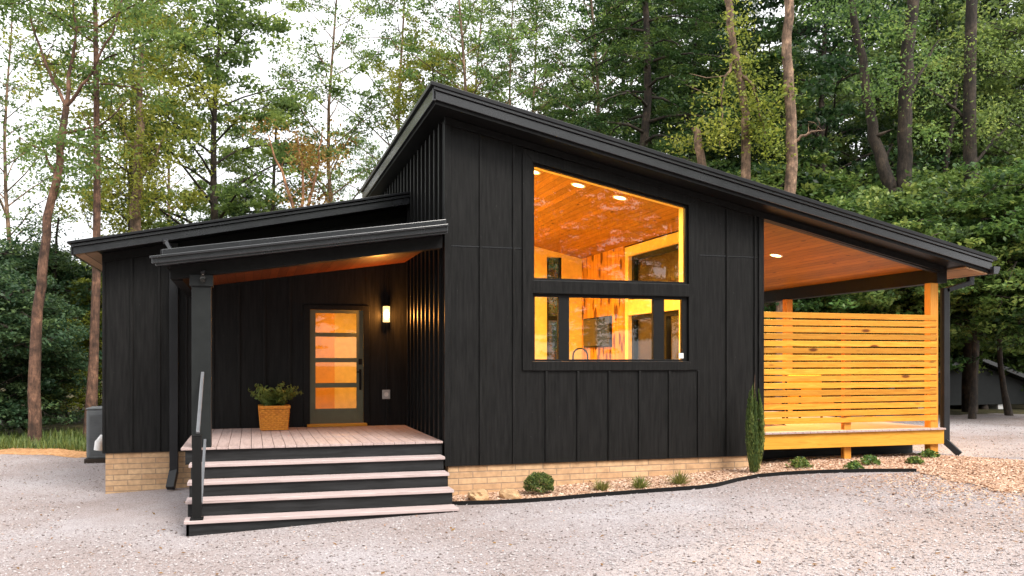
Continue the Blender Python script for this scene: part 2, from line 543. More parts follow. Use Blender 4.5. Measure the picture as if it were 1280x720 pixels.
# ------------------------------------------------------------------ ground
GX = [-400, -30, -8, -2.3, -.8, 2.6, 4, 6, 7.6, 11, 20, 30, 400]
GZ = [-.6, -.5, -.30, -.24, -.14, .0, .06, .18, .27, .32, .33, .2, -1.5]
def smooth_interp(x):
    return np.interp(x, GX, GZ)
def ground_z(x, y):
    """lie of the land; rises into a wooded bank behind the house"""
    x = np.asarray(x, float); y = np.asarray(y, float)
    z = (smooth_interp(x - .5) + smooth_interp(x) + smooth_interp(x + .5)) / 3
    bank = np.clip((y - 30 + np.clip(-x, -5, 30) * .1) / 60, 0, 1.5)
    rise = bank * bank * (3 - 2 * np.clip(bank, 0, 1)) * np.clip((x + 12) / 30, .12, 1) * 11
    return z + rise + .02 * np.sin(x * 1.3 + y * .7) * np.sin(y * .9 - x * .4)

def grid_sheet(name, xs, ys, fn, mat, kind='structure', lift=0.0, keep=None):
    X, Y = np.meshgrid(xs, ys)
    Z = fn(X, Y) + lift
    nx, ny = len(xs), len(ys)
    v = np.stack([X.ravel(), Y.ravel(), Z.ravel()], 1)
    i = np.arange((ny - 1) * (nx - 1)); r, c = i // (nx - 1), i % (nx - 1)
    a = r * nx + c
    f = np.stack([a, a + 1, a + nx + 1, a + nx], 1)
    return mesh_np(name, v, f, mat, kind)

def mesh_np(name, v, f, mat, kind=None, tint=None, smooth=True, link=True):
    me = bpy.data.meshes.new(name)
    nv, nf, k = len(v), len(f), f.shape[1]
    me.vertices.add(nv)
    me.vertices.foreach_set('co', np.asarray(v, np.float32).ravel())
    me.loops.add(nf * k)
    me.loops.foreach_set('vertex_index', np.asarray(f, np.int32).ravel())
    me.polygons.add(nf)
    me.polygons.foreach_set('loop_start', np.arange(0, nf * k, k, dtype=np.int32))
    me.polygons.foreach_set('use_smooth', np.full(nf, smooth))
    if tint is not None:
        at = me.attributes.new('tint', 'FLOAT', 'FACE')
        at.data.foreach_set('value', np.asarray(tint, np.float32))
    me.materials.append(mat)
    me.update(calc_edges=True)
    me.validate()
    if not link: return me
    o = bpy.data.objects.new(name, me)
    COL.objects.link(o)
    if kind: o['kind'] = kind
    return o

def spaced(lo, hi, fine_lo, fine_hi, step, coarse):
    return np.unique(np.concatenate([np.arange(lo, fine_lo, coarse), np.arange(fine_lo, fine_hi, step), np.arange(fine_hi, hi + coarse, coarse)]))

grid_sheet('ground', spaced(-400, 400, -40, 60, 1.0, 20), spaced(-200, 500, -20, 110, 1.0, 20), lambda x, y: ground_z(x, y) - .03, M['litter'])

def strip_sheet(name, xs, lo, hi, n, mat, lift):
    """sheet between two curves y=lo(x) and y=hi(x)"""
    T = np.linspace(0, 1, n)
    X = np.repeat(xs[None, :], n, 0)
    Lo, Hi = lo(xs), hi(xs)
    Y = Lo[None, :] + (Hi - Lo)[None, :] * T[:, None]
    Z = ground_z(X, Y) + lift
    nx = len(xs)
    v = np.stack([X.ravel(), Y.ravel(), Z.ravel()], 1)
    i = np.arange((n - 1) * (nx - 1)); r, c = i // (nx - 1), i % (nx - 1)
    a = r * nx + c
    return mesh_np(name, v, np.stack([a, a + 1, a + nx + 1, a + nx], 1), mat, 'structure')

gx = np.arange(-14, 34, .35)
def gravel_far(x):
    return np.where(x < -2, 22.3 + (x + 4) * -.5 * .9, np.interp(x, [-2, 11, 13, 17, 20, 34], [21.3, 21, 23.5, 21.8, 21.2, 19])) + .25 * np.sin(x * 2.1) + .12 * np.sin(x * 5.3)
strip_sheet('gravel_drive', gx, lambda x: np.full_like(x, -18.0), gravel_far, 110, M['gravel'], 0.0)
lx = np.arange(-14, -1.5, .3)
strip_sheet('dirt_verge', lx, lambda x: gravel_far(x) - .15, lambda x: gravel_far(x) + 1.6 + .3 * np.sin(x * 1.7), 8, M['dirt'], .006)

# mulch bed along the front wall, ending in a fan on the right
EDGE = [(2.58, 11.45), (2.9, 11.34), (3.34, 11.2), (3.85, 11.06), (4.4, 10.96), (4.92, 10.84), (5.46, 10.74), (5.86, 10.70), (6.15, 10.76), (6.65, 11.05), (7.1, 11.22), (7.5, 11.2), (7.92, 11.09), (8.6, 10.88), (9.39, 10.66)]
ex = [p[0] for p in EDGE] + [10.4, 11.9]
ey = [p[1] for p in EDGE] + [10.56, 10.56]
mx_ = np.arange(2.62, 11.75, .12)
def bed_lo(x): return np.interp(x, ex, ey) 
def bed_hi(x): return np.interp(x, [2.6, 7.7, 11.0, 11.3, 11.75], [12.15, 12.4, 12.6, 12.0, 10.8]) + np.where(x > 11.4, .08 * np.sin(x * 5), 0)
strip_sheet('mulch_bed', mx_, bed_lo, bed_hi, 14, M['mulch'], .012)
def fan_lo(y): return np.interp(y, [6.6, 7.4, 8.3, 8.8, 9.6, 10.6], [11.2, 9.9, 9.05, 8.9, 9.1, 9.4]) + .06 * np.sin(y * 7) + .04 * np.sin(y * 15)
def fan_hi(y): return np.interp(y, [6.6, 9, 10.6], [15, 13.4, 11.75]) + .08 * np.sin(y * 6)
fy = np.arange(6.6, 10.62, .1); T_ = np.linspace(0, 1, 30)
FX = fan_lo(fy)[None] + (fan_hi(fy) - fan_lo(fy))[None] * T_[:, None]; FYY = np.repeat(fy[None], 30, 0)
fv = np.stack([FX.ravel(), FYY.ravel(), (ground_z(FX, FYY) + .010).ravel()], 1)
fi = np.arange(29 * (len(fy) - 1)); fa = (fi // (len(fy) - 1)) * len(fy) + fi % (len(fy) - 1)
mesh_np('mulch_spread', fv, np.stack([fa, fa + len(fy), fa + len(fy) + 1, fa + 1], 1), M['mulch'], 'structure')

def scatter_chips(name, pts, size_lo, size_hi, flat, mats, label, cat, seed, stops, elong=1.0):
    rng = np.random.default_rng(seed)
    n = len(pts)
    # squashed octahedra with jitter
    base = np.array([(1, 0, 0), (0, 1, 0), (-1, 0, 0), (0, -1, 0), (0, 0, 1), (0, 0, -1)], float)
    F = np.array([(0, 1, 4), (1, 2, 4), (2, 3, 4), (3, 0, 4), (1, 0, 5), (2, 1, 5), (3, 2, 5), (0, 3, 5)])
    s = size_lo + (size_hi - size_lo) * rng.random(n) ** 2.2
    V = base[None] * (1 + rng.uniform(-.35, .35, (n, 6, 1)))
    V = V * s[:, None, None] * np.array([elong, 1, flat])[None, None]
    V += rng.normal(0, .12, V.shape) * s[:, None, None] * np.array([1, 1, flat])
    th = rng.uniform(0, 6.283, n); ti = rng.normal(0, .35, n)
    c, sn = np.cos(th)[:, None], np.sin(th)[:, None]
    x = V[..., 0] * np.cos(ti)[:, None] - V[..., 2] * np.sin(ti)[:, None]
    z = V[..., 0] * np.sin(ti)[:, None] + V[..., 2] * np.cos(ti)[:, None]
    y = V[..., 1]
    W = np.stack([x * c - y * sn, x * sn + y * c, z], -1)
    W += pts[:, None, :]
    W[..., 2] += s[:, None] * flat * .45
    f = (np.arange(n) * 6)[:, None, None] + F[None]
    t = np.repeat(rng.random(n), 8)
    m, nt, b, _ = new_mat(name + '_material')
    at = node(nt, "ShaderNodeAttribute", attribute_name='tint')
    r = ramp(nt, stops)
    nt.links.new(at.outputs['Fac'], r.inputs[0]); nt.links.new(r.outputs[0], b.inputs['Base Color'])
    b.inputs['Roughness'].default_value = .9
    b.inputs['Specular IOR Level'].default_value = .25
    o = mesh_np(name, W.reshape(-1, 3), f.reshape(-1, 3), m, 'stuff', t, smooth=False)
    return tag(o, label, cat)

rng = np.random.default_rng(5)
# gravel stones, denser near the viewpoint
N = 95000
wd = 6.5 * (3.6 ** rng.random(N))
uu = rng.uniform(-.66, .66, N)
gxp = wd * (uu * .9583 + .2857); gyp = wd * (.9583 - uu * .2857)
def in_bed(x, y): return ((x > 2.6) & (x < 11.8) & (y > np.interp(x, ex, ey) - .02) & (y < bed_hi(x) + .2)) | ((x > fan_lo(y)) & (x < fan_hi(y)) & (y < 10.62) & (y > 6.6))
ok = ~in_bed(gxp, gyp) & ~((gxp > -2.35) & (gxp < 11.2) & (gyp > 12.2)) & ~((gxp > -.8) & (gxp < 2.6) & (gyp > 10.97)) & (gyp < gravel_far(gxp))
pts = np.stack([gxp[ok], gyp[ok], ground_z(gxp[ok], gyp[ok])], 1)
scatter_chips('gravel_stones', pts, .0045, .019, .6, None, 'loose pale pinkish grey gravel stones scattered over the drive', 'gravel', 8,
              [(0, (.12, .095, .085)), (.15, (.30, .255, .245)), (.55, (.39, .355, .353)), (.97, (.46, .43, .433)), (1, (.36, .21, .13))])
N = 26000
bx_ = rng.uniform(2.65, 11.7, N); t_ = rng.random(N)
by_ = bed_lo(bx_) + .05 + (bed_hi(bx_) - bed_lo(bx_) - .05) * t_
fy_ = rng.uniform(6.7, 10.6, N // 2); t_ = rng.random(N // 2)
bx_ = np.concatenate([bx_, fan_lo(fy_) + (fan_hi(fy_) - fan_lo(fy_)) * t_]); by_ = np.concatenate([by_, fy_])
pts = np.stack([bx_, by_, ground_z(bx_, by_) + .012], 1)
scatter_chips('mulch_chips', pts, .007, .021, .35, None, 'pale orange wood chip mulch in the bed along the front wall', 'mulch', 9,
              [(0, (.16, .08, .045)), (.3, (.42, .25, .16)), (.7, (.58, .40, .29)), (1, (.72, .56, .44))], elong=1.9)
N = 3800
by_ = rng.uniform(6.2, 10.6, N); bx_ = fan_lo(by_) - np.abs(rng.normal(0, .8, N))
pts = np.stack([bx_, by_, ground_z(bx_, by_)], 1)
scatter_chips('stray_wood_chips', pts, .007, .019, .35, None, 'stray wood chips spilt over the gravel on the right', 'mulch', 10,
              [(0, (.20, .10, .06)), (.5, (.46, .29, .19)), (1, (.66, .48, .36))], elong=2.0)

# ------------------------------------------------------------------ the house
FY, BY = 12.05, 19.0          # front wall plane, back wall
PY = 15.3                     # recessed wall behind the porch, front of the low wing
X0, X1, XP = 2.63, 7.67, 11.15
DK = .80                      # finished floor and decks
def zs(x): return 5.35 - .216 * (x - 2.63)      # underside of the main roof
def zl(x): return 3.57 + .2 * (x + 2.64)        # underside of the wing roof
def zp(x): return 3.12 + .15 * (x + 1.22)       # underside of the porch roof
SB = .445                     # bottom of siding

house = thing('house', (X0, FY, 0), 'modern black board and batten cabin with a sloping roof and lit window', 'house')

WX0, WX1 = 3.90, 6.40         # window opening
WZ0, WZ1 = 1.92, 3.00         # lower sash bottom; middle of transom
def wtop(x): return 4.80 - .2 * (x - 3.9)

w = MB()
yA, yB = FY, FY + .16
w.prism([(X0, SB), (WX0, SB), (WX0, zs(WX0)), (X0, zs(X0))], yA, yB)
w.prism([(WX1, SB), (X1, SB), (X1, zs(X1)), (WX1, zs(WX1))], yA, yB)
w.prism([(WX0, SB), (WX1, SB), (WX1, WZ0), (WX0, WZ0)], yA, yB)
w.prism([(WX0, wtop(WX0)), (WX1, wtop(WX1)), (WX1, zs(WX1)), (WX0, zs(WX0))], yA, yB)
front = w.build('front_wall', M['siding'], house)
bt = MB()
BW, BT = .034, .024
for k in range(1, 11):
    x = X0 + .493 * k
    lo, hi = SB + .003, zs(x) - .005
    if 3.70 < x < 6.6:
        bt.box(x - BW / 2, x + BW / 2, FY - BT, FY, lo, 1.775)
        bt.box(x - BW / 2, x + BW / 2, FY - BT, FY, wtop(x) + .16, hi)
    else:
        bt.box(x - BW / 2, x + BW / 2, FY - BT, FY, lo, hi)
bt.box(X0 - .03, X0 + .06, FY - .026, FY, SB + .003, zs(X0) - .01)
bt.box(X1 - .05, X1 + .04, FY - .026, FY, SB + .003, zs(X1) - .01)
bt.build('batten', M['siding'], house, bevel=.004)
for a, b in ((X0 + .07, 3.73), (6.59, X1 - .06)):
    MB().box(a, b, FY - .006, FY - .002, 3.54, 3.556).build('joint_flashing', M['gutter'], house)

# high side wall facing the porch, and the wall under the porch roof
w = MB()
w.box(X0 - .002, X0 + .14, FY + .16, BY, SB, zs(X0) - .003)
w.build('side_wall', M['siding'], house)
bt = MB()
y = FY + .30
while y < BY - .1:
    bt.box(X0 - .046, X0 - .002, y, y + .06, SB + .003, zs(X0) - .01)
    y += .33
bt.build('batten', M['siding'], house, bevel=.004)

DX0, DX1, DZ1 = .93, 1.90, 2.83       # door opening
w = MB()
w.prism([(-2.28, SB), (DX0, SB), (DX0, zl(DX0)), (-2.28, zl(-2.28))], PY, PY + .15)
w.prism([(DX1, SB), (X0 - .002, SB), (X0 - .002, zl(X0)), (DX1, zl(DX1))], PY, PY + .15)
w.prism([(DX0, DZ1), (DX1, DZ1), (DX1, zl(DX1)), (DX0, zl(DX0))], PY, PY + .15)
w.box(DX0, DX1, PY, PY + .15, SB, DK - .01)
w.build('porch_wall', M['siding'], house)
bt = MB()
x = -2.28
while x < X0 - .1:
    if not (.78 < x < 2.0):
        bt.box(x, x + .04, PY - .03, PY, SB + .003, zl(x) - .01)
    x += .413
bt.build('batten', M['siding'], house, bevel=.004)
w = MB()
w.prism([(PY + .15, SB), (20.0, SB), (20.0, zl(-2.28)), (PY + .15, zl(-2.28))], -2.28, -2.13, 'x')
w.build('wing_side_wall', M['siding'], house)
w = MB()
w.prism([(-2.13, SB), (2.63, SB), (2.63, zl(2.6)), (-2.13, zl(-2.13))], 19.85, 20.0)
w.build('wing_back_wall', M['siding'], house)

# inner right wall (towards the covered deck) with clerestory and doorway openings
RX = 7.38
w = MB()
w.box(RX, X1 - .003, FY + .16, BY, DK - .3, DK)
openings = [(13.05, 16.45, .82, 2.85), (13.05, 16.45, 3.16, 4.06)]
w.box(RX, X1 - .003, FY + .16, 13.05, DK, zs(X1) - .01)
w.box(RX, X1 - .003, 16.45, BY, DK, zs(X1) - .01)
w.box(RX, X1 - .003, 13.05, 16.45, 2.85, 3.16)
w.box(RX, X1 - .003, 13.05, 16.45, 4.06, zs(X1) - .01)
w.build('deck_side_wall', M['cream'], house)
w = MB()
w.box(X1 - .002, X1 + .03, FY + .161, 13.05, SB, zs(X1) - .01).box(X1 - .002, X1 + .03, 16.45, BY, SB, zs(X1) - .01)
w.box(X1 - .002, X1 + .03, 13.05, 16.45, 2.85, 3.16).box(X1 - .002, X1 + .03, 13.05, 16.45, 4.06, zs(X1) - .02)
w.build('deck_side_cladding', M['siding'], house)
for (y0, y1, z0, z1) in openings:
    fr = MB()
    t = .09
    fr.box(RX + .08, RX + .2, y0, y1, z0, z0 + t).box(RX + .08, RX + .2, y0, y1, z1 - t, z1)
    fr.box(RX + .08, RX + .2, y0, y0 + t, z0 + t, z1 - t).box(RX + .08, RX + .2, y1 - t, y1, z0 + t, z1 - t)
    if z0 < 1:
        fr.box(RX + .08, RX + .2, 14.9, 15.06, z0 + t, z1 - t)
    f = fr.build('glazed_door' if z0 < 1 else 'clerestory_window', M['black'], house)
    MB().box(RX + .13, RX + .14, y0 + t, y1 - t, z0 + t, z1 - t).build('pane', M['glass'], f)
w = MB()
w.box(RX - .03, RX - .002, 16.62, BY - .02, DK + .002, zs(RX) - .04)
w.build('knotty_wall_panel', M['knotty'], house)
# back wall with a tall dark glazed slot
w = MB()
w.box(X0 + .14, 6.5, BY, BY + .15, DK - .3, zs(X0)).box(6.86, RX + .29, BY, BY + .15, DK - .3, zs(6.86)).box(6.5, 6.86, BY, BY + .15, 4.3, zs(6.5))
w.build('back_wall', M['cream'], house)
fr = MB()
fr.box(6.5, 6.545, BY + .02, BY + .1, DK, 4.3).box(6.815, 6.86, BY + .02, BY + .1, DK, 4.3).box(6.545, 6.815, BY + .02, BY + .1, 2.85, 2.95)
f = fr.build('tall_window', M['black'], house)
MB().box(6.545, 6.815, BY + .05, BY + .06, DK, 4.3).build('pane', M['glass'], f)
# inner faces and floor
MB().box(X0 + .142, X0 + .16, FY + .17, BY, DK, zs(X0) - .02).build('inner_side_lining', M['cream'], house)
MB().box(X0 + .15, RX, FY + .165, BY, DK - .08, DK).box(-2.12, X0 - .01, PY + .155, 19.84, DK - .08, DK).build('floor', M['floor_in'], house)
c = MB()
c.prism([(X0 + .16, zs(X0 + .16) - .045), (RX, zs(RX) - .045), (RX, zs(RX) - .012), (X0 + .16, zs(X0 + .16) - .012)], FY + .165, BY - .002)
c.build('room_ceiling', M['ceil_y'], house)
# wing interior: flat ceiling, cream walls, a partition seen through the front door
w = MB()
w.box(-2.12, 2.61, PY + .152, 19.84, 3.35, 3.40)
w.box(1.62, 2.6, 18.3, 18.4, DK, 3.35)
w.box(2.58, 2.62, PY + .16, 18.3, DK, 3.35).box(-2.12, -2.09, PY + .16, 19.84, DK, 3.35)
w.build('inner_wall', M['cream'], house)
MB().box(-.4, 1.62, 18.0, 18.42, DK, 3.35).build('partition', M['ochre'], house)

# main roof
rf = MB()
a, b = 2.39, 11.70
rf.prism([(a, zs(a)), (b, zs(b)), (b, zs(b) + .215), (a, zs(a) + .215)], 11.64, 19.4)
roof = rf.build('roof', M['trim'], house)
fb = MB()
def sl(x0, x1, d0, d1, ya, yb):
    fb.prism([(x0, zs(x0) + d0), (x1, zs(x1) + d0), (x1, zs(x1) + d1), (x0, zs(x0) + d1)], ya, yb)
sl(2.36, 11.74, .05, .165, 11.60, 11.64)
sl(2.36, 11.74, .175, .215, 11.575, 11.64)
fb.box(2.345, 2.388, 11.60, 19.41, zs(2.36) + .03, zs(2.36) + .20)
fb.build('fascia', M['gutter'], roof, bevel=.005)
fb = MB()
sl(2.31, 11.80, .217, .27, 11.55, 19.43)
fb.build('metal_roofing', M['metal_black'], roof, bevel=.004)
fr = MB()
fr.prism([(X0 - .03, zs(X0) - .10), (XP, zs(XP) - .10), (XP, zs(XP) - .004), (X0 - .03, zs(X0) - .004)], FY - .05, FY - .004)
fr.build('frieze_board', M['trim'], house)
gt = MB()
gz = zs(11.74)
gt.prism([(11.74, gz - .02), (11.83, gz - .02), (11.87, gz + .06), (11.87, gz + .10), (11.74, gz + .10)], 11.56, 19.4)
gt.build('gutter', M['gutter'], house, bevel=.004)

# covered deck: ceiling, beams, posts
c = MB()
c.prism([(X1 + .04, zs(X1 + .04) - .05), (XP - .1, zs(XP - .1) - .05), (XP - .1, zs(XP - .1) - .012), (X1 + .04, zs(X1 + .04) - .012)], FY + .12, BY)
c.build('deck_ceiling', M['ceil_y'], house)
c = MB()
c.prism([(XP + .12, zs(XP + .12) - .03), (11.70, zs(11.70) - .03), (11.70, zs(11.70) - .006), (XP + .12, zs(XP + .12) - .006)], 11.66, 19.3)
c.build('eave_soffit', M['ceil_soffit'], house)
bm_ = MB()
bm_.box(XP - .1, XP + .1, FY + .002, BY + .2, 3.24, zs(XP + .1) - .01)
bm_.prism([(X1 + .04, zs(X1) - .11), (XP - .1, zs(XP - .1) - .12), (XP - .1, zs(XP - .1) - .01), (X1 + .04, zs(X1) - .01)], FY, FY + .115)
bm_.build('deck_roof_beam', M['trim'], house, bevel=.004)
for (px, py) in ((11.03, 12.16), (11.03, 16.3), (11.03, 18.9)):
    zb = float(ground_z(px, py)) - .05
    MB().box(px - .085, px + .075, py - .07, py + .07, zb, 3.238).build('deck_post', M['pine_z'], house, bevel=.006)
MB().box(9.26, 9.39, 12.115, 12.2, float(ground_z(9.3, 12.1)) - .05, 2.70).build('deck_post', M['pine_z'], house, bevel=.005)
d = MB()
x = X1 + .04
k = 0
while x < XP + .02:
    x2 = min(x + .137, XP + .03)
    d.box(x, x2 - .006, 11.99, BY, DK - .03, DK)
    x += .137
d.build('side_deck_boards', M['deck'], house, bevel=.003)
MB().box(X1 + .04, XP + .02, 12.03, 12.07, .53, DK - .032).box(XP - .02, XP + .02, 12.07, BY, .53, DK - .032).build('deck_rim', M['pine_board'], house, bevel=.004)
jm = MB()
for k in range(9):
    jm.box(X1 + .1 + k * .41, X1 + .14 + k * .41, 12.08, BY, .55, DK - .033)
jm.box(X1 + .05, XP + .01, 12.75, 12.8, .0, .55)  # dark board added to stand in for the shade under the deck
jm.build('deck_joist_shade_board', M['dark_wood'], house)
sc_ = MB()
for k in range(16):
    z = (8 + k) * .1125 + .02
    rk = random.Random(k)
    ja, jb = rk.uniform(-.004, .004), rk.uniform(-.004, .004)
    sc_.prism([(X1 + .045, z + ja), (XP - .08 + rk.uniform(-.005, .005), z + jb), (XP - .08, z + .09 + jb), (X1 + .045, z + .09 + ja)], 12.075, 12.10)
sc_.build('privacy_screen', M['pine_x'], house, bevel=.004)

# downspout on the right corner
def downspout(pts, wd, kick, parent):
    s = MB()
    for p, q in zip(pts[:-1], pts[1:]):
        s.bar(p, q, wd[0], wd[1])
    return s.build('downspout', M['metal_black'], parent, bevel=.008)
d = MB()
zb = float(ground_z(11.3, 12))
d.bar((11.80, 12.12, gz + .02), (11.80, 12.12, gz - .16), .1, .08)
d.bar((11.80, 12.12, gz - .12), (11.27, 12.12, 3.12), .1, .08)
d.bar((11.27, 12.12, 3.16), (11.27, 12.12, zb + .22), .12, .10)
d.bar((11.27, 12.12, zb + .25), (11.42, 11.95, zb + .03), .12, .10)
d.build('downspout', M['metal_black'], house, bevel=.008)

# low wing roof
rf = MB()
a, b = -2.62, 2.60
rf.prism([(a, zl(a)), (b, zl(b)), (b, zl(b) + .16), (a, zl(a) + .16)], 14.88, 20.3)
wr = rf.build('wing_roof', M['trim'], house)
fb = MB()
def slw(x0, x1, d0, d1, ya, yb):
    fb.prism([(x0, zl(x0) + d0), (x1, zl(x1) + d0), (x1, zl(x1) + d1), (x0, zl(x0) + d1)], ya, yb)
slw(-2.64, 2.6, -.01, .10, 14.84, 14.88)
slw(-2.64, 2.6, .108, .15, 14.81, 14.88)
fb.box(-2.66, -2.62, 14.84, 20.3, zl(-2.64) - .01, zl(-2.64) + .15)
fb.build('fascia', M['gutter'], wr, bevel=.004)
fb = MB()
slw(-2.70, 2.6, .162, .20, 14.78, 20.35)
fb.build('metal_roofing', M['metal_black'], wr, bevel=.004)
c = MB()
c.prism([(-2.60, zl(-2.60) - .02), (-2.29, zl(-2.29) - .02), (-2.29, zl(-2.29) - .004), (-2.60, zl(-2.60) - .004)], 14.92, 20.2)
c.build('eave_soffit', M['ceil_soffit'], house)
MB().prism([(-2.28, zl(-2.28) - .14), (2.6, zl(2.6) - .14), (2.6, zl(2.6) - .01), (-2.28, zl(-2.28) - .01)], PY - .05, PY - .031).build('frieze_board', M['trim'], house)

# porch roof with its gutter, header beam and column
rf = MB()
a, b = -1.06, 2.585
rf.prism([(a, zp(a)), (b, zp(b)), (b, zp(b) + .14), (a, zp(a) + .14)], 11.96, PY - .05)
pr = rf.build('porch_roof', M['trim'], house)
fb = MB()
def slp(x0, x1, d0, d1, ya, yb):
    fb.prism([(x0, zp(x0) + d0), (x1, zp(x1) + d0), (x1, zp(x1) + d1), (x0, zp(x0) + d1)], ya, yb)
slp(-1.10, 2.585, .145, .20, 11.90, PY - .05)
fb.build('metal_roofing', M['metal_black'], pr, bevel=.004)
fb = MB()
slp(-1.08, 2.59, .09, .20, 11.875, 11.90)
slp(-1.19, 2.59, .02, .11, 11.76, 11.875)
slp(-1.21, 2.59, .085, .115, 11.73, 11.76)
slp(-1.15, 2.59, -.01, .03, 11.79, 11.88)
fb.build('gutter', M['gutter'], pr, bevel=.006)
MB().prism([(-1.0, zp(-1.0) - .17), (2.58, zp(2.58) - .17), (2.58, zp(2.58) - .003), (-1.0, zp(-1.0) - .003)], 12.08, 12.28).box(-1.0, -.86, 12.28, PY - .05, zp(-1.0) - .17, zp(-1.0) - .003).build('porch_beam', M['trim'], house)
c = MB()
c.prism([(-.86, zp(-.86) - .04), (2.58, zp(2.58) - .04), (2.58, zp(2.58) - .004), (-.86, zp(-.86) - .004)], 12.281, PY - .05)
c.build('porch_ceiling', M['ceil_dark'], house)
cl = MB()
cl.box(-.74, -.50, 12.07, 12.30, DK, zp(-.62) - .17)
col_ = cl.build('porch_column', M['column'], house, bevel=.006)
MB().box(-.765, -.475, 12.045, 12.325, 2.90, 3.05).build('capital', M['column'], col_, bevel=.008)
# small leader from the wing roof into the porch gutter, and the main downspout
d = MB()
d.bar((-1.31, 14.80, 3.84), (-1.28, 14.70, 3.78), .07, .06).bar((-1.28, 14.72, 3.80), (-1.12, 14.66, 3.52), .06, .05).bar((-1.12, 14.66, 3.54), (-1.04, 13.9, 3.36), .06, .05)
d.build('gutter_leader', M['gutter'], house, bevel=.006)
d = MB()
zb = float(ground_z(-1.2, 15))
d.bar((-1.2, PY - .11, zl(-1.2) - .02), (-1.2, PY - .11, zb + .25), .13, .10).bar((-1.2, PY - .11, zb + .30), (-1.24, PY - .3, zb + .04), .13, .10)
d.build('downspout', M['metal_black'], house, bevel=.008)

# brick foundation
w = MB()
w.box(X0 + .03, X1 + .02, FY + .03, FY + .2, -.6, SB - .004).box(X1 - .15, X1 + .02, FY + .2, BY, -.6, SB - .004)
w.build('brick_foundation', M['brick'], house)
w = MB()
w.box(-2.24, X0 + .028, PY + .03, PY + .2, -.8, SB - .004)
w.box(-2.24, -2.1, PY + .2, 20, -.8, SB - .004)
w.build('brick_foundation', M['brick'], house)

# window: trim, black frames, transom, panes
wt = MB()
T = .155
wt.prism([(WX0 - T, 1.79), (WX0, 1.79), (WX0, wtop(WX0)), (WX0 - T, wtop(WX0 - T) + T)], FY - .03, FY - .001)
wt.prism([(WX1, 1.79), (WX1 + T, 1.79), (WX1 + T, wtop(WX1 + T) + T), (WX1, wtop(WX1))], FY - .03, FY - .001)
wt.prism([(WX0 - T, wtop(WX0 - T) + T), (WX0, wtop(WX0)), (WX1, wtop(WX1)), (WX1 + T, wtop(WX1 + T) + T)], FY - .032, FY - .001)
win = wt.build('window', M['siding'], house, bevel=.004)
MB().box(WX0, WX1, FY - .034, FY + .1, 1.785, WZ0).build('sill', M['siding'], win, bevel=.005)
MB().box(WX0, WX1, FY - .034, FY + .1, 2.905, 3.095).build('transom', M['siding'], win, bevel=.005)
fr = MB()
t = .035
fr.box(WX0, WX1, FY + .02, FY + .09, 3.096, 3.096 + t)
fr.box(WX0, WX0 + t, FY + .02, FY + .09, 3.096 + t, wtop(WX0) - .002).box(WX1 - t, WX1, FY + .02, FY + .09, 3.096 + t, wtop(WX1) - .002)
fr.prism([(WX0 + t, wtop(WX0 + t) - t), (WX1 - t, wtop(WX1 - t) - t), (WX1 - t, wtop(WX1 - t) - .002), (WX0 + t, wtop(WX0 + t) - .002)], FY + .02, FY + .09)
fr.box(WX0, WX1, FY + .02, FY + .09, WZ0 + .001, WZ0 + .03).box(WX0, WX1, FY + .02, FY + .09, 2.86, 2.904)
fr.box(WX0, WX0 + .045, FY + .02, FY + .09, WZ0 + .03, 2.86).box(4.31, 4.475, FY + .02, FY + .09, WZ0 + .03, 2.86)
fr.box(5.83, 6.01, FY + .02, FY + .09, WZ0 + .03, 2.86).box(6.31, WX1, FY + .02, FY + .09, WZ0 + .03, 2.86)
fr.build('frame', M['black'], win, bevel=.003)
g = MB()
g.prism([(WX0 + t, 3.132), (WX1 - t, 3.13), (WX1 - t, wtop(WX1 - t) - t), (WX0 + t, wtop(WX0 + t) - t)], FY + .05, FY + .056)
g.build('pane', M['glass'], win)
for (a, b) in ((WX0 + .045, 4.31), (4.475, 5.83), (6.01, 6.31)):
    MB().box(a, b, FY + .05, FY + .056, WZ0 + .03, 2.86).build('pane', M['glass'], win)
MB().box(6.25, 6.33, FY + .012, FY + .018, 1.965, 2.045).build('sticker', M['white'], win)
lin = MB()
lin.box(WX0 - .06, WX0, FY + .161, FY + .30, WZ0 - .05, wtop(WX0)).box(WX1, WX1 + .06, FY + .161, FY + .30, WZ0 - .05, wtop(WX1))
lin.prism([(WX0, wtop(WX0)), (WX1, wtop(WX1)), (WX1, wtop(WX1) + .05), (WX0, wtop(WX0) + .05)], FY + .161, FY + .30)
lin.build('inner_casing', M['cream'], win)

# front door
dr = MB()
dr.box(DX0 - .07, DX0 + .03, PY - .035, PY + .02, DK, DZ1 + .05).box(DX1 - .03, DX1 + .07, PY - .035, PY + .02, DK, DZ1 + .05)
dr.box(DX0 + .03, DX1 - .03, PY - .035, PY + .02, DZ1 - .03, DZ1 + .05)
door_frame = dr.build('door_frame', M['trim'], house, bevel=.004)
sl_ = MB()
a, b = DX0 + .032, DX1 - .032
gx0, gx1 = a + .095, b - .115
zr = [(1.105, 1.465), (1.545, 1.90), (1.975, 2.34), (2.41, 2.745)]
sl_.box(a, gx0, PY + .002, PY + .05, DK + .01, DZ1 - .032).box(gx1, b, PY + .002, PY + .05, DK + .01, DZ1 - .032)
edges = [DK + .01] + [v for r in zr for v in r] + [DZ1 - .032]
for k in range(0, len(edges), 2):
    sl_.box(gx0, gx1, PY + .002, PY + .05, edges[k], edges[k + 1])
door = sl_.build('front_door', M['door'], house, bevel=.003)
for (z0, z1) in zr:
    MB().box(gx0, gx1, PY + .022, PY + .028, z0, z1).build('pane', M['glass_dim'], door)
h = MB()
h.box(b - .075, b - .035, PY - .025, PY + .001, 1.42, 1.78).box(b - .085, b - .025, PY - .02, PY + .001, 1.86, 1.96)
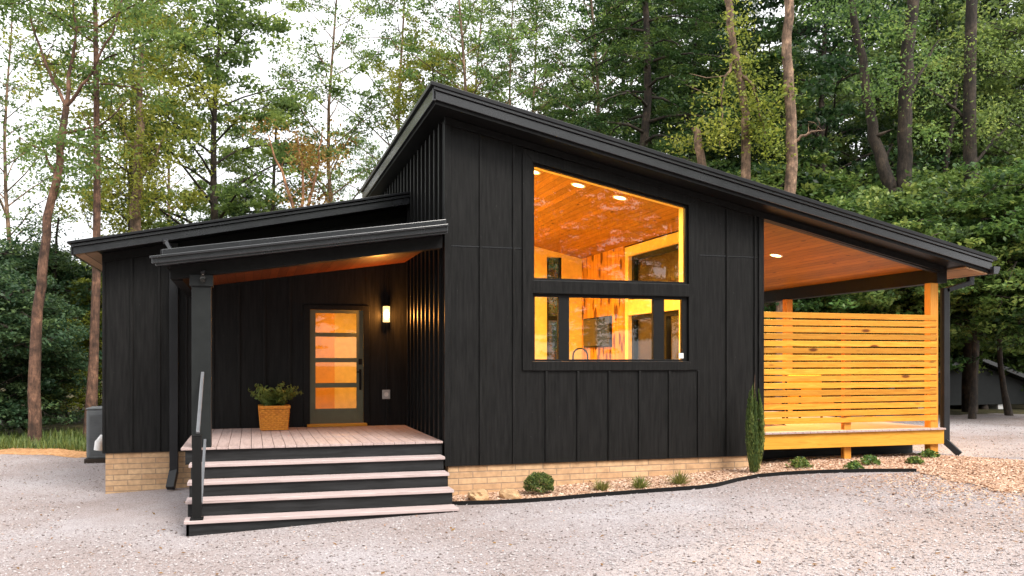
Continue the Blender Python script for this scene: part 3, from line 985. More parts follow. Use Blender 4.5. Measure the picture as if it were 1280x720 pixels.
h.bar((b - .055, PY - .05, 1.48), (b - .055, PY - .05, 1.70), .025, .02).box(b - .12, b - .04, PY - .045, PY - .025, 1.72, 1.745)
h.build('door_handle', M['black'], door, bevel=.004)
MB().box(DX0 - .02, DX1 + .02, PY - .13, PY + .0, DK + .001, DK + .05).build('threshold', M['pine_board'], house, bevel=.008)  # orange board colour stands in for light reflected at the door

# entry deck and steps
d = MB()
x = -.87
while x < 2.58:
    d.box(x, min(x + .146, 2.59) - .006, 12.06, PY - .032, DK - .03, DK)
    x += .146
d.build('porch_deck', M['deck'], house, bevel=.003)
d = MB()
d.box(-.82, 2.585, 12.10, 12.14, .58, DK - .032).box(-.82, -.78, 12.14, PY - .04, .58, DK - .032)
d.build('deck_fascia', M['dark_wood'], house, bevel=.004)
MB().box(-.74, -.6, 12.2, 12.34, -.3, .58).build('deck_pier', M['brick'], house)
treads = [(11.81, .61), (11.53, .42), (11.25, .235), (10.97, .04)]
t = MB()
for k, (y, z) in enumerate(treads):
    t.box(-.76, 2.56, y, y + .305, z - .04, z)
steps = t.build('entry_steps', M['tread'], house, bevel=.006)
t = MB()
for k, (y, z) in enumerate(treads):
    zb = treads[k + 1][1] if k < 3 else -.35
    t.box(-.735, 2.545, y + .035, y + .07, zb + .001, z - .042)
t.box(-.735, -.70, 11.005, 11.04, -.35, -.005)
t.prism([(10.98 + .06, -.35), (12.1, -.35), (12.1, .57), (11.85, .565), (11.85, .375), (11.57, .375), (11.57, .19), (11.29, .19), (11.29, -.005), (11.04, -.005)], -.735, -.705, 'x')
t.build('riser', M['dark_wood'], steps, bevel=.004)

# ------------------------------------------------------------------ fixtures on and around the house
hr = thing('handrail', (-.62, 11.07, .04), 'slim grey metal stair handrail on a black post at the left of the steps', 'handrail')
p = MB(); p.box(-.672, -.568, 11.02, 11.124, .05, 1.03); p.box(-.675, -.565, 11.017, 11.127, 1.031, 1.05)
p.build('post', M['black'], hr, bevel=.005)
MB().box(-.695, -.545, 10.985, 11.15, .041, .06).build('base_plate', M['black'], hr, bevel=.004)
MB().bar((-.605, 11.02, 1.075), (-.605, 12.07, 1.775), .042, .04).build('top_rail', M['rail_metal'], hr, bevel=.01)
MB().bar((-.575, 11.126, .22), (-.575, 12.07, .90), .035, .035).build('lower_rail', M['rail_metal'], hr, bevel=.006)

wl_ = thing('wall_lamp', (2.255, PY, 2.74), 'lit cylindrical wall lamp with white glass beside the front door', 'wall lamp')
c = (2.255, PY - .09)
MB().lathe((c[0], c[1], 2.58), [(.0, .02), (.06, .02), (.06, .29), (.0, .29)], 20).build('glass', M['lamp_glass'], wl_)
k = MB(); k.lathe((c[0], c[1], 2.88), [(0, -.008), (.063, -.008), (.063, .004), (0, .004)], 20); k.box(c[0] - .035, c[0] + .035, PY - .05, PY - .001, 2.70, 2.84)
k.build('bracket', M['black'], wl_)
ld = bpy.data.lights.new('wall_lamp_light', 'POINT'); ld.energy = 34; ld.color = (1, .38, .07); ld.shadow_soft_size = .05
lo = bpy.data.objects.new('wall_lamp_light', ld); COL.objects.link(lo); lo.parent = wl_; lo.location = (0, -.19, -.02)

ob = MB(); ob.box(2.19, 2.33, PY - .045, PY - .031, 1.26, 1.42)
o_ = ob.build('outlet_box', M['steel'], None, (2.26, PY - .031, 1.34), bevel=.006)
tag(o_, 'small square metal outlet cover on the black wall right of the door', 'outlet')
f = MB().lathe((2.26, PY - .05, 1.34), [(0, -.001), (.001, 0)], 8)
q = MB()
n = 16
q.add([(2.26 + .04 * math.cos(2 * math.pi * i / n), PY - .048, 1.34 + .04 * math.sin(2 * math.pi * i / n)) for i in range(n)], [tuple(range(n))])
q.build('cover_disc', M['white'], o_)

fl = thing('flood_light', (-.62, 12.0, 3.0), 'small clear bulb light on top of the porch column', 'light fixture')
MB().lathe((-.60, 12.02, 2.94), [(0, 0), (.035, .02), (.045, .05), (.03, .085), (.018, .12), (0, .12)], 14).build('bulb', M['glass_dim'], fl)
MB().lathe((-.60, 12.02, 3.062), [(0, 0), (.03, 0), (.03, .04), (0, .04)], 14).build('socket', M['metal_black'], fl)

def recessed(x, y, z, slope, power, label, group=None, proto=[]):
    t = thing('recessed_light', (x, y, z), label, 'ceiling light', group)
    t.rotation_euler = (0, math.atan(-slope), 0)
    if not proto:
        a = MB()
        n = 24
        ring = []
        for r, dz in ((.125, 0), (.12, -.012), (.098, -.012), (.09, .0)):
            ring.append((r, dz))
        a.lathe((0, 0, 0), ring, n)
        tr = a.build('trim_ring', M['white'], None)
        l = MB(); l.add([(.095 * math.cos(2 * math.pi * i / n), .095 * math.sin(2 * math.pi * i / n), -.006) for i in range(n)], [tuple(range(n))])
        ln = l.build('lens', M['can_glow'], None)
        proto += [tr, ln]
        tr.parent = t; ln.parent = t
    else:
        for p_ in proto:
            c_ = p_.copy(); COL.objects.link(c_); c_.parent = t
    d_ = bpy.data.lights.new('recessed_light_lamp', 'AREA'); d_.shape = 'DISK'; d_.size = .14; d_.energy = power; d_.color = (1, .50, .15); d_.spread = R(170)
    d_.color = (1, .55, .13)
    lo_ = bpy.data.objects.new('recessed_light_lamp', d_); COL.objects.link(lo_); lo_.parent = t; lo_.location = (0, 0, -.02)
    return t
GR = 'recessed ceiling lights'
S = -.216
recessed(4.31, 13.26, zs(4.31) - .046, S, 92, 'lit recessed ceiling light farthest left in the window', GR)
recessed(5.08, 13.28, zs(5.08) - .046, S, 92, 'middle of the lit recessed ceiling lights seen through the window', GR)
recessed(5.82, 13.30, zs(5.82) - .046, S, 92, 'lit recessed ceiling light farthest right in the window', GR)
HID = 'unseen ceiling light added to brighten the deeper room'
for (x, y) in ((3.4, 15.4), (4.3, 17.3), (3.4, 17.3)):  # unseen lamps added to brighten the room beyond the window
    recessed(x, y, zs(x) - .046, S, 130, HID, GR)
recessed(9.26, 14.05, zs(9.26) - .051, S, 200, 'lit recessed light in the plank ceiling over the side deck', GR)
recessed(8.6, 17.8, zs(8.6) - .051, S, 120, 'lit recessed light at the hidden far end of the side deck ceiling', GR)
recessed(1.9, 16.6, 3.349, 0, 42, 'lit recessed ceiling light inside the entry behind the front door', GR)

tv = thing('television', (RX - .03, 17.9, 2.1), 'flat grey television on the knotty wood wall seen through the window', 'television')
MB().box(RX - .09, RX - .035, 17.2, 18.75, 2.22, 2.88).build('body', M['black'], tv, bevel=.01)
MB().box(RX - .094, RX - .0905, 17.23, 18.72, 2.25, 2.85).build('screen', M['screen_grey'], tv)
ct = thing('kitchen_counter', (5.1, 12.6, DK), 'pale kitchen counter with cabinets under the big window', 'counter')
MB().box(3.5, 6.9, 12.36, 12.98, DK + .001, 1.66).build('cabinet', M['white'], ct)
MB().box(3.48, 6.92, 12.35, 13.0, 1.661, 1.70).build('worktop', M['white'], ct, bevel=.004)
fc = thing('faucet', (4.85, 12.62, 1.70), 'black gooseneck faucet standing in the lower window', 'faucet')
pts = [(4.98, 12.62, 1.70), (4.98, 12.62, 2.0)] + [(4.86 + .12 * math.cos(t_), 12.62, 2.0 + .12 * math.sin(t_)) for t_ in np.linspace(0, math.pi, 12)] + [(4.74, 12.62, 1.9)]
MB().tube(pts, .013, 10).build('spout', M['black'], fc)
MB().lathe((4.98, 12.62, 1.701), [(0, 0), (.03, 0), (.026, .05), (0, .05)], 14).build('faucet_base', M['black'], fc)

# condenser and pipe at the left end
ac = thing('air_conditioner', (-2.95, 20.9, float(ground_z(-2.95, 20.9))), 'grey air conditioning condenser behind the left corner of the house', 'air conditioner')
gz0 = float(ground_z(-2.95, 20.9))
MB().box(-3.40, -2.5, 20.4, 21.3, gz0 - .02, gz0 + .10).build('pad', M['soil'], ac, bevel=.01)
b_ = MB(); b_.box(-3.36, -2.54, 20.44, 21.26, gz0 + .10, gz0 + 1.14)
b_.build('casing', M['ac'], ac, bevel=.03)
l_ = MB()
for k in range(26):
    z = gz0 + .17 + k * .034
    l_.box(-3.30, -2.60, 20.425, 20.44, z, z + .012).box(-3.375, -3.36, 20.5, 21.2, z, z + .012)
l_.build('louvre', M['ac'], ac)
b_ = MB(); b_.box(-3.375, -2.525, 20.425, 21.275, gz0 + 1.142, gz0 + 1.18); b_.build('lid', M['ac'], ac, bevel=.015)
vp = MB().tube([(-2.29, 17.6, .50), (-2.5, 17.6, .52), (-2.62, 17.6, .50), (-2.68, 17.6, .42), (-2.70, 17.6, .28)], [.07, .07, .075, .075, .07], 14)
tag(vp.build('vent_pipe', M['white'], None, (-2.29, 17.6, .5)), 'white plastic elbow pipe sticking out of the left side wall', 'pipe')

# basket planter with a fern on the porch
pb = (.36, 14.82, DK)
pl = thing('planter', pb, 'square orange woven basket planter with green leafy plant by the front door', 'planter')
bk = MB()
hw0, hw1, hh = .205, .235, .37
rows, cols = 11, 10
rnd = random.Random(3)
for side in range(4):
    ang = side * math.pi / 2
    ca, sa = math.cos(ang), math.sin(ang)
    for r in range(rows):
        f0 = r / rows; f1 = (r + .86) / rows
        for q_ in range(cols):
            bulge = .012 if (r + q_) % 2 == 0 else -.004
            hwa = hw0 + (hw1 - hw0) * f0; hwb = hw0 + (hw1 - hw0) * f1
            u0 = -1 + 2 * q_ / cols; u1 = -1 + 2 * (q_ + 1) / cols; um = (u0 + u1) / 2
            vs = []
            for (u, off) in ((u0, 0), (um, bulge), (u1, 0)):
                for (hwx, fz) in ((hwa, f0), ((hwa + hwb) / 2, (f0 + f1) / 2), (hwb, f1)):
                    o_x = hwx * u; o_y = -hwx - off - (.006 if fz not in (f0, f1) else 0)
                    vs.append((pb[0] + o_x * ca - o_y * sa, pb[1] + o_x * sa + o_y * ca, pb[2] + .01 + hh * fz))
            bk.add(vs, [(0, 3, 4, 1), (1, 4, 5, 2), (3, 6, 7, 4), (4, 7, 8, 5)], True)
    y_ = -hw1
    bk.obox(Vector((pb[0] - y_ * -sa * -1 * 0 + (0 * ca - y_ * sa), pb[1] + (0 * sa + y_ * ca), pb[2] + .385)), (2 * hw1 + .03, .028, .035), Matrix.Rotation(ang, 3, 'Z'))
bk.box(pb[0] - .19, pb[0] + .19, pb[1] - .19, pb[1] + .19, pb[2] + .005, pb[2] + .33)
bk.build('basket', M['terracotta_wicker'], pl)
MB().box(pb[0] - .215, pb[0] + .215, pb[1] - .215, pb[1] + .215, pb[2] + .34, pb[2] + .36).build('soil', M['soil'], pl)

def leaf_quads(c, size, g, up=.5, aspect=.55):
    """leaf-shaped quads at centres c"""
    n = len(c)
    nrm = g.normal(0, 1, (n, 3)); nrm[:, 2] += up * 2
    nrm /= np.linalg.norm(nrm, axis=1)[:, None]
    a = np.cross(nrm, g.normal(0, 1, (n, 3))); a /= np.linalg.norm(a, axis=1)[:, None] + 1e-9
    b = np.cross(nrm, a)
    s = (size * g.uniform(.6, 1.25, n))[:, None]
    V = np.stack([c - a * s, c + b * s * aspect + nrm * s * .12, c + a * s, c - b * s * aspect + nrm * s * .12], 1).reshape(-1, 3)
    F = np.arange(n * 4).reshape(n, 4)
    return V, F

def blade_plant(n, h, spread, width, seed, droop=.5, lean=.9):
    """arching strap leaves about the origin"""
    g = np.random.default_rng(seed)
    V, F, Tn = [], [], []
    for i in range(n):
        az = g.uniform(0, 6.283); r0 = g.uniform(0, spread * .35)
        L = h * g.uniform(.6, 1.1); ln = g.uniform(.05, lean)
        d = np.array([math.cos(az), math.sin(az), 0]); s = np.array([-d[1], d[0], 0])
        p = d * r0; up = np.array([0, 0, 1.]); k0 = len(V); segs = 4
        dirv = up * math.cos(ln) + d * math.sin(ln)
        wd = width * g.uniform(.7, 1.2); tw = g.uniform(-.6, .6)
        for j in range(segs + 1):
            f = j / segs
            ww = wd * (1 - f) ** .7 * (1 if j else .6) + .0008
            sd_ = s * math.cos(tw) + np.cross(dirv, s) * math.sin(tw)
            V += [p - sd_ * ww, p + sd_ * ww]
            p = p + dirv * L / segs
            dirv = dirv + d * droop * .35 * f - up * droop * .4 * f
            dirv /= np.linalg.norm(dirv)
        t = g.random()
        for j in range(segs):
            F.append((k0 + 2 * j, k0 + 2 * j + 1, k0 + 2 * j + 3, k0 + 2 * j + 2)); Tn.append(t)
    return np.array(V), np.array(F), np.array(Tn)

def plant_part(name, V, F, Tn, mat, parent):
    me = mesh_np(name, V, F, mat, None, Tn, link=False)
    o = bpy.data.objects.new(name, me); COL.objects.link(o); o.parent = parent
    return o
gg = np.random.default_rng(21)
CC, TT = [], []
for i in range(95):
    az = gg.uniform(0, 6.283); ln = gg.uniform(.03, .62); L = gg.uniform(.28, .47); r0 = gg.uniform(0, .16)
    for q_ in range(18):
        f = (q_ + .5) / 18
        a_ = ln + f * .35
        CC.append([math.cos(az) * (r0 + L * f * math.sin(a_)), math.sin(az) * (r0 + L * f * math.sin(a_)), L * f * math.cos(a_)]); TT.append(np.clip(gg.normal(.35 + .4 * f, .15), 0, 1))
CC = np.array(CC) + gg.normal(0, .012, (len(CC), 3)); V, F = leaf_quads(CC, .042, gg, .2, .36); Tn = np.array(TT)
fo = plant_part('foliage', V, F, Tn, M['leaf_green'], pl); fo.location = (0, 0, .35)

gl_ = np.random.default_rng(404)
N = 420
wd = 7 * (2.6 ** gl_.random(N)); uu = gl_.uniform(-.62, .62, N)
lx_ = wd * (uu * .9583 + .2857); ly_ = wd * (.9583 - uu * .2857)
ok = ~((lx_ > -.9) & (lx_ < 11.3) & (ly_ > 10.55)) & ~((lx_ > -2.5) & (ly_ > 15))
lx_, ly_ = lx_[ok], ly_[ok]
cc = np.stack([lx_, ly_, ground_z(lx_, ly_) + .016], 1)
LV, LF = leaf_quads(cc, .028, gl_, 2.2, .6)
tag(mesh_np('fallen_leaves', LV, LF, M['leaf_dead'], 'stuff', gl_.random(len(cc))), 'scattered small brown fallen leaves on the gravel', 'leaves')

# ------------------------------------------------------------------ bed plants, edging, stones
gb = 'small plants in the mulch bed'
def clump(name, x, y, V, F, Tn, mat, label, cat, group=None):
    me = mesh_np(name, V, F, mat, None, Tn, link=False)
    o = bpy.data.objects.new(name, me); COL.objects.link(o)
    o.location = (x, y, float(ground_z(x, y)) + .012)
    return tag(o, label, cat, group)

g = np.random.default_rng(31)
# round dark bush
n = 5200
th = g.uniform(0, 6.283, n); cz = g.uniform(-.45, 1, n); rr = .205 * (g.uniform(.45, 1, n) ** .35) * (1 + .10 * np.sin(th * 5 + cz * 6))
c = np.stack([rr * np.sqrt(1 - cz ** 2) * np.cos(th), rr * np.sqrt(1 - cz ** 2) * np.sin(th), .12 + rr * cz * .85], 1)
V, F = leaf_quads(c, .014, g)
clump('round_bush', 3.86, 11.62, V, F, g.random(n), M['conifer'], 'round dark green clipped bush in the mulch beside the steps', 'bush', gb)
for i, (x, y, sz, lab) in enumerate(((4.67, 11.30, 1.0, 'yellow green grass tuft nearest the round bush'), (5.17, 11.13, 1.15, 'yellow green grass tuft between two others in the mulch bed'),
                                    (5.79, 11.16, 1.3, 'largest yellow green grass tuft, nearest the tall conifer'))):
    V, F, Tn = blade_plant(150, .17 * sz, .2, .006, 40 + i, .7, 1.25)
    clump('grass_tuft', x, y, V, F, Tn, M['tuft'], lab, 'grass tuft', gb)
# little leafy shrubs in front of the deck
for i, (x, y, sz, lab) in enumerate(((8.06, 11.60, .95, 'bushy green seedling in the mulch beside the tall conifer'), (8.62, 11.06, .7, 'low green seedling right against the black edging strip'),
                                    (9.22, 11.46, .85, 'leafy green seedling in front of the middle deck post'), (9.95, 11.32, .65, 'small green seedling near the end of the edging strip'), (10.75, 11.9, .75, 'dark green seedling by the deck corner post'))):
    n = 300
    gg = np.random.default_rng(60 + i)
    th = gg.uniform(0, 6.283, n); r = .17 * sz * np.sqrt(gg.random(n)) * (1 + .35 * np.sin(th * 5 + i)); zz = .02 + gg.random(n) * .16 * sz * (1 - np.clip(r / (.2 * sz), 0, 1) ** 2 * .7)
    c = np.stack([r * np.cos(th), r * np.sin(th), zz], 1)
    V, F = leaf_quads(c, .028, gg, .4)
    clump('seedling_shrub', x, y, V, F, gg.random(n), M['leaf_shrub'], lab, 'shrub', gb)
# tall narrow conifer at the corner
n = 11000
ns = 13
sa = g.uniform(0, 6.283, ns); sr = np.concatenate([g.uniform(.07, .17, ns - 2), [0, .02]]); sh_ = g.uniform(.85, 1.34, ns)
k = g.integers(0, ns, n)
f = g.random(n) ** .9
zz = f * sh_[k]
bow = np.sin(np.clip(f, 0, 1) * 2.6) * .75 + .25
rad = .05 * (1 - f ** 3) * g.uniform(.3, 1, n) ** .5
th = g.uniform(0, 6.283, n)
c = np.stack([sr[k] * bow * np.cos(sa[k]) + rad * np.cos(th), sr[k] * bow * np.sin(sa[k]) + rad * np.sin(th), zz + .03], 1)
nrm = np.stack([np.cos(th) + g.normal(0, .4, n), np.sin(th) + g.normal(0, .4, n), g.normal(.2, .3, n)], 1)
up = np.stack([np.cos(th) * .25 + g.normal(0, .15, n), np.sin(th) * .25 + g.normal(0, .15, n), np.ones(n)], 1)
up /= np.linalg.norm(up, axis=1)[:, None]
sdv = np.cross(up, nrm); sdv /= np.linalg.norm(sdv, axis=1)[:, None]
s = (.026 * g.uniform(.6, 1.4, n))[:, None]
V = np.stack([c - up * s, c + sdv * s * .22, c + up * s, c - sdv * s * .22], 1).reshape(-1, 3)
o = clump('columnar_conifer', 7.27, 11.60, V, np.arange(4 * n).reshape(n, 4), np.clip(g.random(n) * .5 + (k % 4) * .16, 0, 1), M['conifer'], 'tall narrow columnar conifer at the right corner of the black wall', 'conifer')
stemb = MB().tube([(7.27, 11.60, .2), (7.27, 11.60, 1.3)], [.02, .006], 8).tube([(7.27, 11.60, 1.3), (7.28, 11.60, 1.72)], [.006, .003], 6)
st_ = stemb.build('stem', M['bark_red'], o)

ed = MB()
zt = [float(ground_z(x, y)) for x, y in EDGE]
dense = []
for (p0, p1) in zip(EDGE[:-1], EDGE[1:]):
    for q_ in range(4):
        f = q_ / 4; dense.append((p0[0] + (p1[0] - p0[0]) * f, p0[1] + (p1[1] - p0[1]) * f))
dense.append(EDGE[-1])
for p0, p1 in zip(dense[:-1], dense[1:]):
    za, zb = float(ground_z(*p0)), float(ground_z(*p1))
    vs = []
    for (p, z) in ((p0, za), (p1, zb)):
        vs += [(p[0], p[1] - .012, z - .05), (p[0], p[1] + .012, z - .05), (p[0], p[1] + .012, z + .052), (p[0], p[1] - .012, z + .052)]
    ed.add(vs, [(0, 4, 7, 3), (3, 7, 6, 2), (2, 6, 5, 1)])
tag(ed.build('edging_strip', M['black'], None, (EDGE[0][0], EDGE[0][1], 0)), 'black curved edging strip between gravel and mulch bed', 'edging')

def rock(name, x, y, s, seed, label):
    bm = bmesh.new()
    bmesh.ops.create_icosphere(bm, subdivisions=3, radius=1)
    for v in bm.verts:
        p = v.co * 1.3 + Vector((seed * 7.1, 0, 0))
        d = 1 + .35 * mnoise.noise(p) + .16 * mnoise.noise(p * 3)
        v.co = Vector((v.co.x * s[0] * d, v.co.y * s[1] * d, v.co.z * s[2] * d))
    me = bpy.data.meshes.new(name); bm.to_mesh(me); bm.free(); me.materials.append(M['rock'])
    o = bpy.data.objects.new(name, me); COL.objects.link(o)
    o.location = (x, y, float(ground_z(x, y)) + s[2] * .55); o.rotation_euler = (0, .05, seed)
    return tag(o, label, 'rock')
rock('flat_rock', 3.0, 11.66, (.30, .15, .10), 1.3, 'long flat tan rock in the mulch next to the steps')
rock('flat_rock', 3.40, 11.52, (.19, .11, .09), 2.1, 'smaller tan rock between the long flat rock and the round bush')

# patio furniture behind the screen
def chair(x, y, rz, label):
    t = thing('patio_chair', (x, y, DK), label, 'chair', 'patio chairs on the side deck', rz)
    s = MB(); o = Vector((x, y, DK))
    for sx in (-.33, .33):
        s.bar(o + Vector((sx, -.36, .02)), o + Vector((sx, .36, .02)), .035, .035)
        s.bar(o + Vector((sx, -.34, .02)), o + Vector((sx, -.34, .62)), .035, .035)
        s.bar(o + Vector((sx, .34, .02)), o + Vector((sx, .40, .85)), .035, .035)
        s.bar(o + Vector((sx, -.34, .60)), o + Vector((sx, .36, .60)), .05, .03)
    s.bar(o + Vector((-.33, .34, .27)), o + Vector((.33, .34, .27)), .03, .03).bar(o + Vector((-.33, -.34, .27)), o + Vector((.33, -.34, .27)), .03, .03)
    s.build('frame', M['black'], t)
    MB().box(x - .31, x + .31, y - .33, y + .33, DK + .30, DK + .42).build('seat', M['pine_board'], t, bevel=.02)
    MB().box(x - .31, x + .31, y + .27, y + .36, DK + .43, DK + .86).build('backrest', M['pine_board'], t, bevel=.02)
chair(8.55, 13.6, R(20), 'black framed patio chair behind the left half of the slat screen')
chair(9.9, 13.9, R(-15), 'black framed patio chair behind the right half of the slat screen')

# shed far right
sx, sy = 22.2, 24.0
sz0 = float(ground_z(sx, sy))
sh = thing('shed', (sx, sy, sz0), 'low gabled shed, darkened for shade, among the trees beyond the drive', 'shed')
MB().prism([(20.0, .42), (26.4, .42), (26.4, .95), (23.2, 1.95), (20.0, .95)], 24.0, 29.0).build('wall', M['column'], sh)  # near-black wall colour stands in for the shade on the shed
q = MB()
q.prism([(19.5, .80), (23.2, 2.0), (23.2, 2.12), (19.45, .93)], 23.6, 29.3).prism([(26.9, .80), (23.2, 2.0), (23.2, 2.12), (26.95, .93)], 23.6, 29.3)
q.build('roof', M['gutter'], sh)
for a in (21.1, 24.6):
    MB().box(a, a + .4, 24.05, 24.5, sz0 - .2, .42).build('pier', M['white'], sh)

# ------------------------------------------------------------------ trees
def limb_path(g, start, az, L, rise, sag, n=5):
    d = np.array([math.cos(az), math.sin(az), 0.])
    P = [np.array(start, float)]
    for i in range(1, n):
        f = i / (n - 1)
        az2 = az + g.normal(0, .12)
        d = .7 * d + .3 * np.array([math.cos(az2), math.sin(az2), 0])
        P.append(np.array(start) + d * L * f + np.array([0, 0, L * (rise * f - sag * f * f)]) + g.normal(0, .03 * L, 3) * f)
    return P

def tree_meshes(name, seed, H, base, Rr, limbs, per, leaves, leaf, bark, lmat, spread=.55, flat=.6, rise=.55, sag=.25,
                prof=None, tr=.22, lean=0.0, aspect=.55, up=.5, twig=True):
    g = np.random.default_rng(seed)
    mb = MB()
    npt = 9
    az0 = g.uniform(0, 6.28)
    TP = []
    w1 = g.normal(0, .22, 2); w2 = g.normal(0, .12, 2)
    for i in range(npt):
        f = i / (npt - 1)
        TP.append(np.array([w1[0] * math.sin(f * 3) + w2[0] * math.sin(f * 9) + lean * f * H, w1[1] * math.sin(f * 3.4) + w2[1] * math.sin(f * 8), f * H]))
    rad = [tr * (1.25 if i == 0 else 1) * (1 - .86 * (i / (npt - 1)) ** .9) for i in range(npt)]
    mb.tube(TP, rad, 9, cap=False)
    def trunk_at(h):
        f = np.clip(h / H, 0, 1) * (npt - 1); i = min(int(f), npt - 2)
        return TP[i] + (TP[i + 1] - TP[i]) * (f - i), rad[i] + (rad[i + 1] - rad[i]) * (f - i)
    C, Tn, Sp = [], [], []
    for k in range(limbs):
        q = (k + g.uniform(0, .8)) / limbs
        h = base + (H * .97 - base) * q
        p, r = trunk_at(h)
        pr = np.interp(q, *prof) if prof else math.sin(math.pi * (.18 + .8 * q)) ** .7
        L = Rr * pr * g.uniform(.65, 1.15)
        az = az0 + k * 2.4 + g.normal(0, .3)
        path = limb_path(g, p, az, L, rise * (1.3 - .6 * abs(q - .3)), sag)
        mb.tube(path, [max(.012, r * .45 * (1 - .8 * i / (len(path) - 1))) for i in range(len(path))], 5, cap=False)
        for j in range(per):
            s_ = g.uniform(.25, 1.02) ** .8
            f = min(s_, .999) * (len(path) - 1); i = int(f)
            c = path[i] + (path[i + 1] - path[i]) * (f - i)
            off = g.normal(0, 1, 3) * np.array([1, 1, .6]) * spread * (.6 + .5 * s_)
            cc = c + off
            if twig and j % 3 == 0:
                mb.tube([c, (c + cc) / 2 + g.normal(0, .05, 3), cc], [.018, .012, .006], 4, cap=False)
            C.append(cc); Tn.append(np.clip(g.normal(.42, .27), 0, 1)); Sp.append(spread * g.uniform(.6, 1.3))
    C = np.array(C); Tn = np.array(Tn); Sp = np.array(Sp)
    n = len(C) * leaves
    dr = g.normal(0, 1, (n, 3)); dr /= np.linalg.norm(dr, axis=1)[:, None]
    P = np.repeat(C, leaves, 0) + dr * (g.random(n) ** .55)[:, None] * np.array([1, 1, flat]) * (np.repeat(Sp, leaves) * 1.12)[:, None]
    V, F = leaf_quads(P, leaf, g, up, aspect)
    t = np.clip(np.repeat(Tn, leaves) + g.normal(0, .16, n), 0, 1)
    cm = mesh_np(name + '_crown', V, F, lmat, None, t, link=False)
    to = mb.build(name + '_trunk', bark, None, recalc=False)
    tm = to.data
    bpy.data.objects.remove(to)
    return tm, cm

def place_tree(name, meshes, x, y, rz, s, label, group, cat='tree', zoff=-.1, leaf=None):
    t = bpy.data.objects.new(name, None); COL.objects.link(t)
    t.location = (x, y, float(ground_z(x, y)) + zoff); t.rotation_euler = (0, 0, rz)
    t.scale = s if hasattr(s, '__len__') else (s, s, s)
    tag(t, label, cat, group)
    for nm, me in zip(('trunk', 'crown'), meshes):
        o = bpy.data.objects.new(nm, me); COL.objects.link(o); o.parent = t
    return t

def bearing(px, dist):
    """spot on the ground from a bearing seen at the viewpoint and a distance along the line of sight"""
    u = (px - 640) / 1094
    return dist * (u * .9583 + .2857), dist * (.9583 - u * .2857)

conic = ([0, .12, .5, 1], [.55, 1, .7, .12])
dome = ([0, .15, .45, .8, 1], [.5, .9, 1, .7, .3])
K = {}
K['broad'] = [tree_meshes('broad', 100 + i, 17, 4.2, 4.6, 30, 10, 76, .095, M['bark_dark'], M['leaf_green'], .62, .32, .6, .3, dome, .24) for i in range(2)]
K['airy'] = [tree_meshes('airy', 120 + i, 20, 5.5, 4.4, 34, 8, 46, .07, M['bark_pale'], M['leaf_green'], .46, .5, .75, .25, dome, .15) for i in range(2)]
K['bright'] = [tree_meshes('bright', 130 + i, 15, 6.5, 3.4, 24, 8, 60, .08, M['bark_dark'], M['leaf_yellow'], .55, .45, .6, .3, dome, .15) for i in range(2)]
K['hemlock'] = [tree_meshes('hemlock', 140 + i, 22, 2.5, 4.4, 70, 13, 60, .085, M['bark_dark'], M['leaf_hemlock'], .45, .25, .18, .42, conic, .26, aspect=.3, up=1.3) for i in range(2)]
K['dark'] = [tree_meshes('dark', 150 + i, 20, 3.0, 5.0, 38, 13, 64, .115, M['bark_dark'], M['leaf_dark'], .72, .24, .5, .35, dome, .26) for i in range(2)]
K['sapling'] = [tree_meshes('sapling', 195 + i, 5.2, .6, 2.0, 30, 9, 46, .075, M['bark_red'], M['leaf_yellow'], .42, .3, .5, .3, dome, .06, up=1.0) for i in range(2)]
K['under'] = [tree_meshes('under', 190 + i, 6.6, 2.5, 3.3, 32, 12, 60, .085, M['bark_dark'], M['leaf_shrub'], .46, .36, .4, .4, dome, .1, up=.9) for i in range(2)]
K['pine'] = [tree_meshes('pine', 160 + i, 19, 10, 3.2, 26, 9, 40, .09, M['bark_red'], M['leaf_green'], .5, .5, .35, .2, dome, .16, aspect=.35) for i in range(2)]
K['shrub'] = [tree_meshes('shrub', 170 + i, 4.2, .5, 2.6, 34, 15, 60, .065, M['bark_dark'], M['leaf_shrub'], .36, .32, .5, .35, dome, .06, up=1.0) for i in range(2)]
K['teal'] = [tree_meshes('teal', 180 + i, 4.6, .3, 2.4, 36, 13, 60, .065, M['bark_dark'], M['leaf_teal'], .38, .38, .5, .35, dome, .06, up=.9) for i in range(2)]

rt = random.Random(77)
def put(kind, px, dist, s, label, group, var=None, name=None, cat='tree', rz=None):
    x, y = bearing(px, dist)
    nm = name or {'hemlock': 'hemlock_tree', 'pine': 'pine_tree', 'shrub': 'understory_shrub', 'teal': 'understory_shrub'}.get(kind, 'broadleaf_tree')
    return place_tree(nm, K[kind][var if var is not None else rt.randrange(2)], x, y, rz if rz is not None else rt.uniform(0, 6.28), s, label, group, cat)

# left of the house
GL = 'trees left of the house'
put('pine', 112, 24.5, .95, 'straight pale reddish trunk just left of the black wall', GL, 0, rz=1.0)
put('bright', 168, 30, 1.0, 'yellow green tree rising behind the left end of the low roof', GL, 0)
put('broad', 275, 33, .98, 'full green tree above the middle of the low roof', GL, 0)
put('broad', 345, 39, .8, 'green tree filling the gap behind the full one over the low roof', GL, 1)
put('airy', 10, 36, .9, 'sparse tall tree at the left edge of the picture', GL, 0)
put('airy', 210, 44, .9, 'thin tree against the white sky left of the full green one', GL, 1)
put('dark', 310, 40, .48, 'low dark round tree just above the low roof', GL, 0)
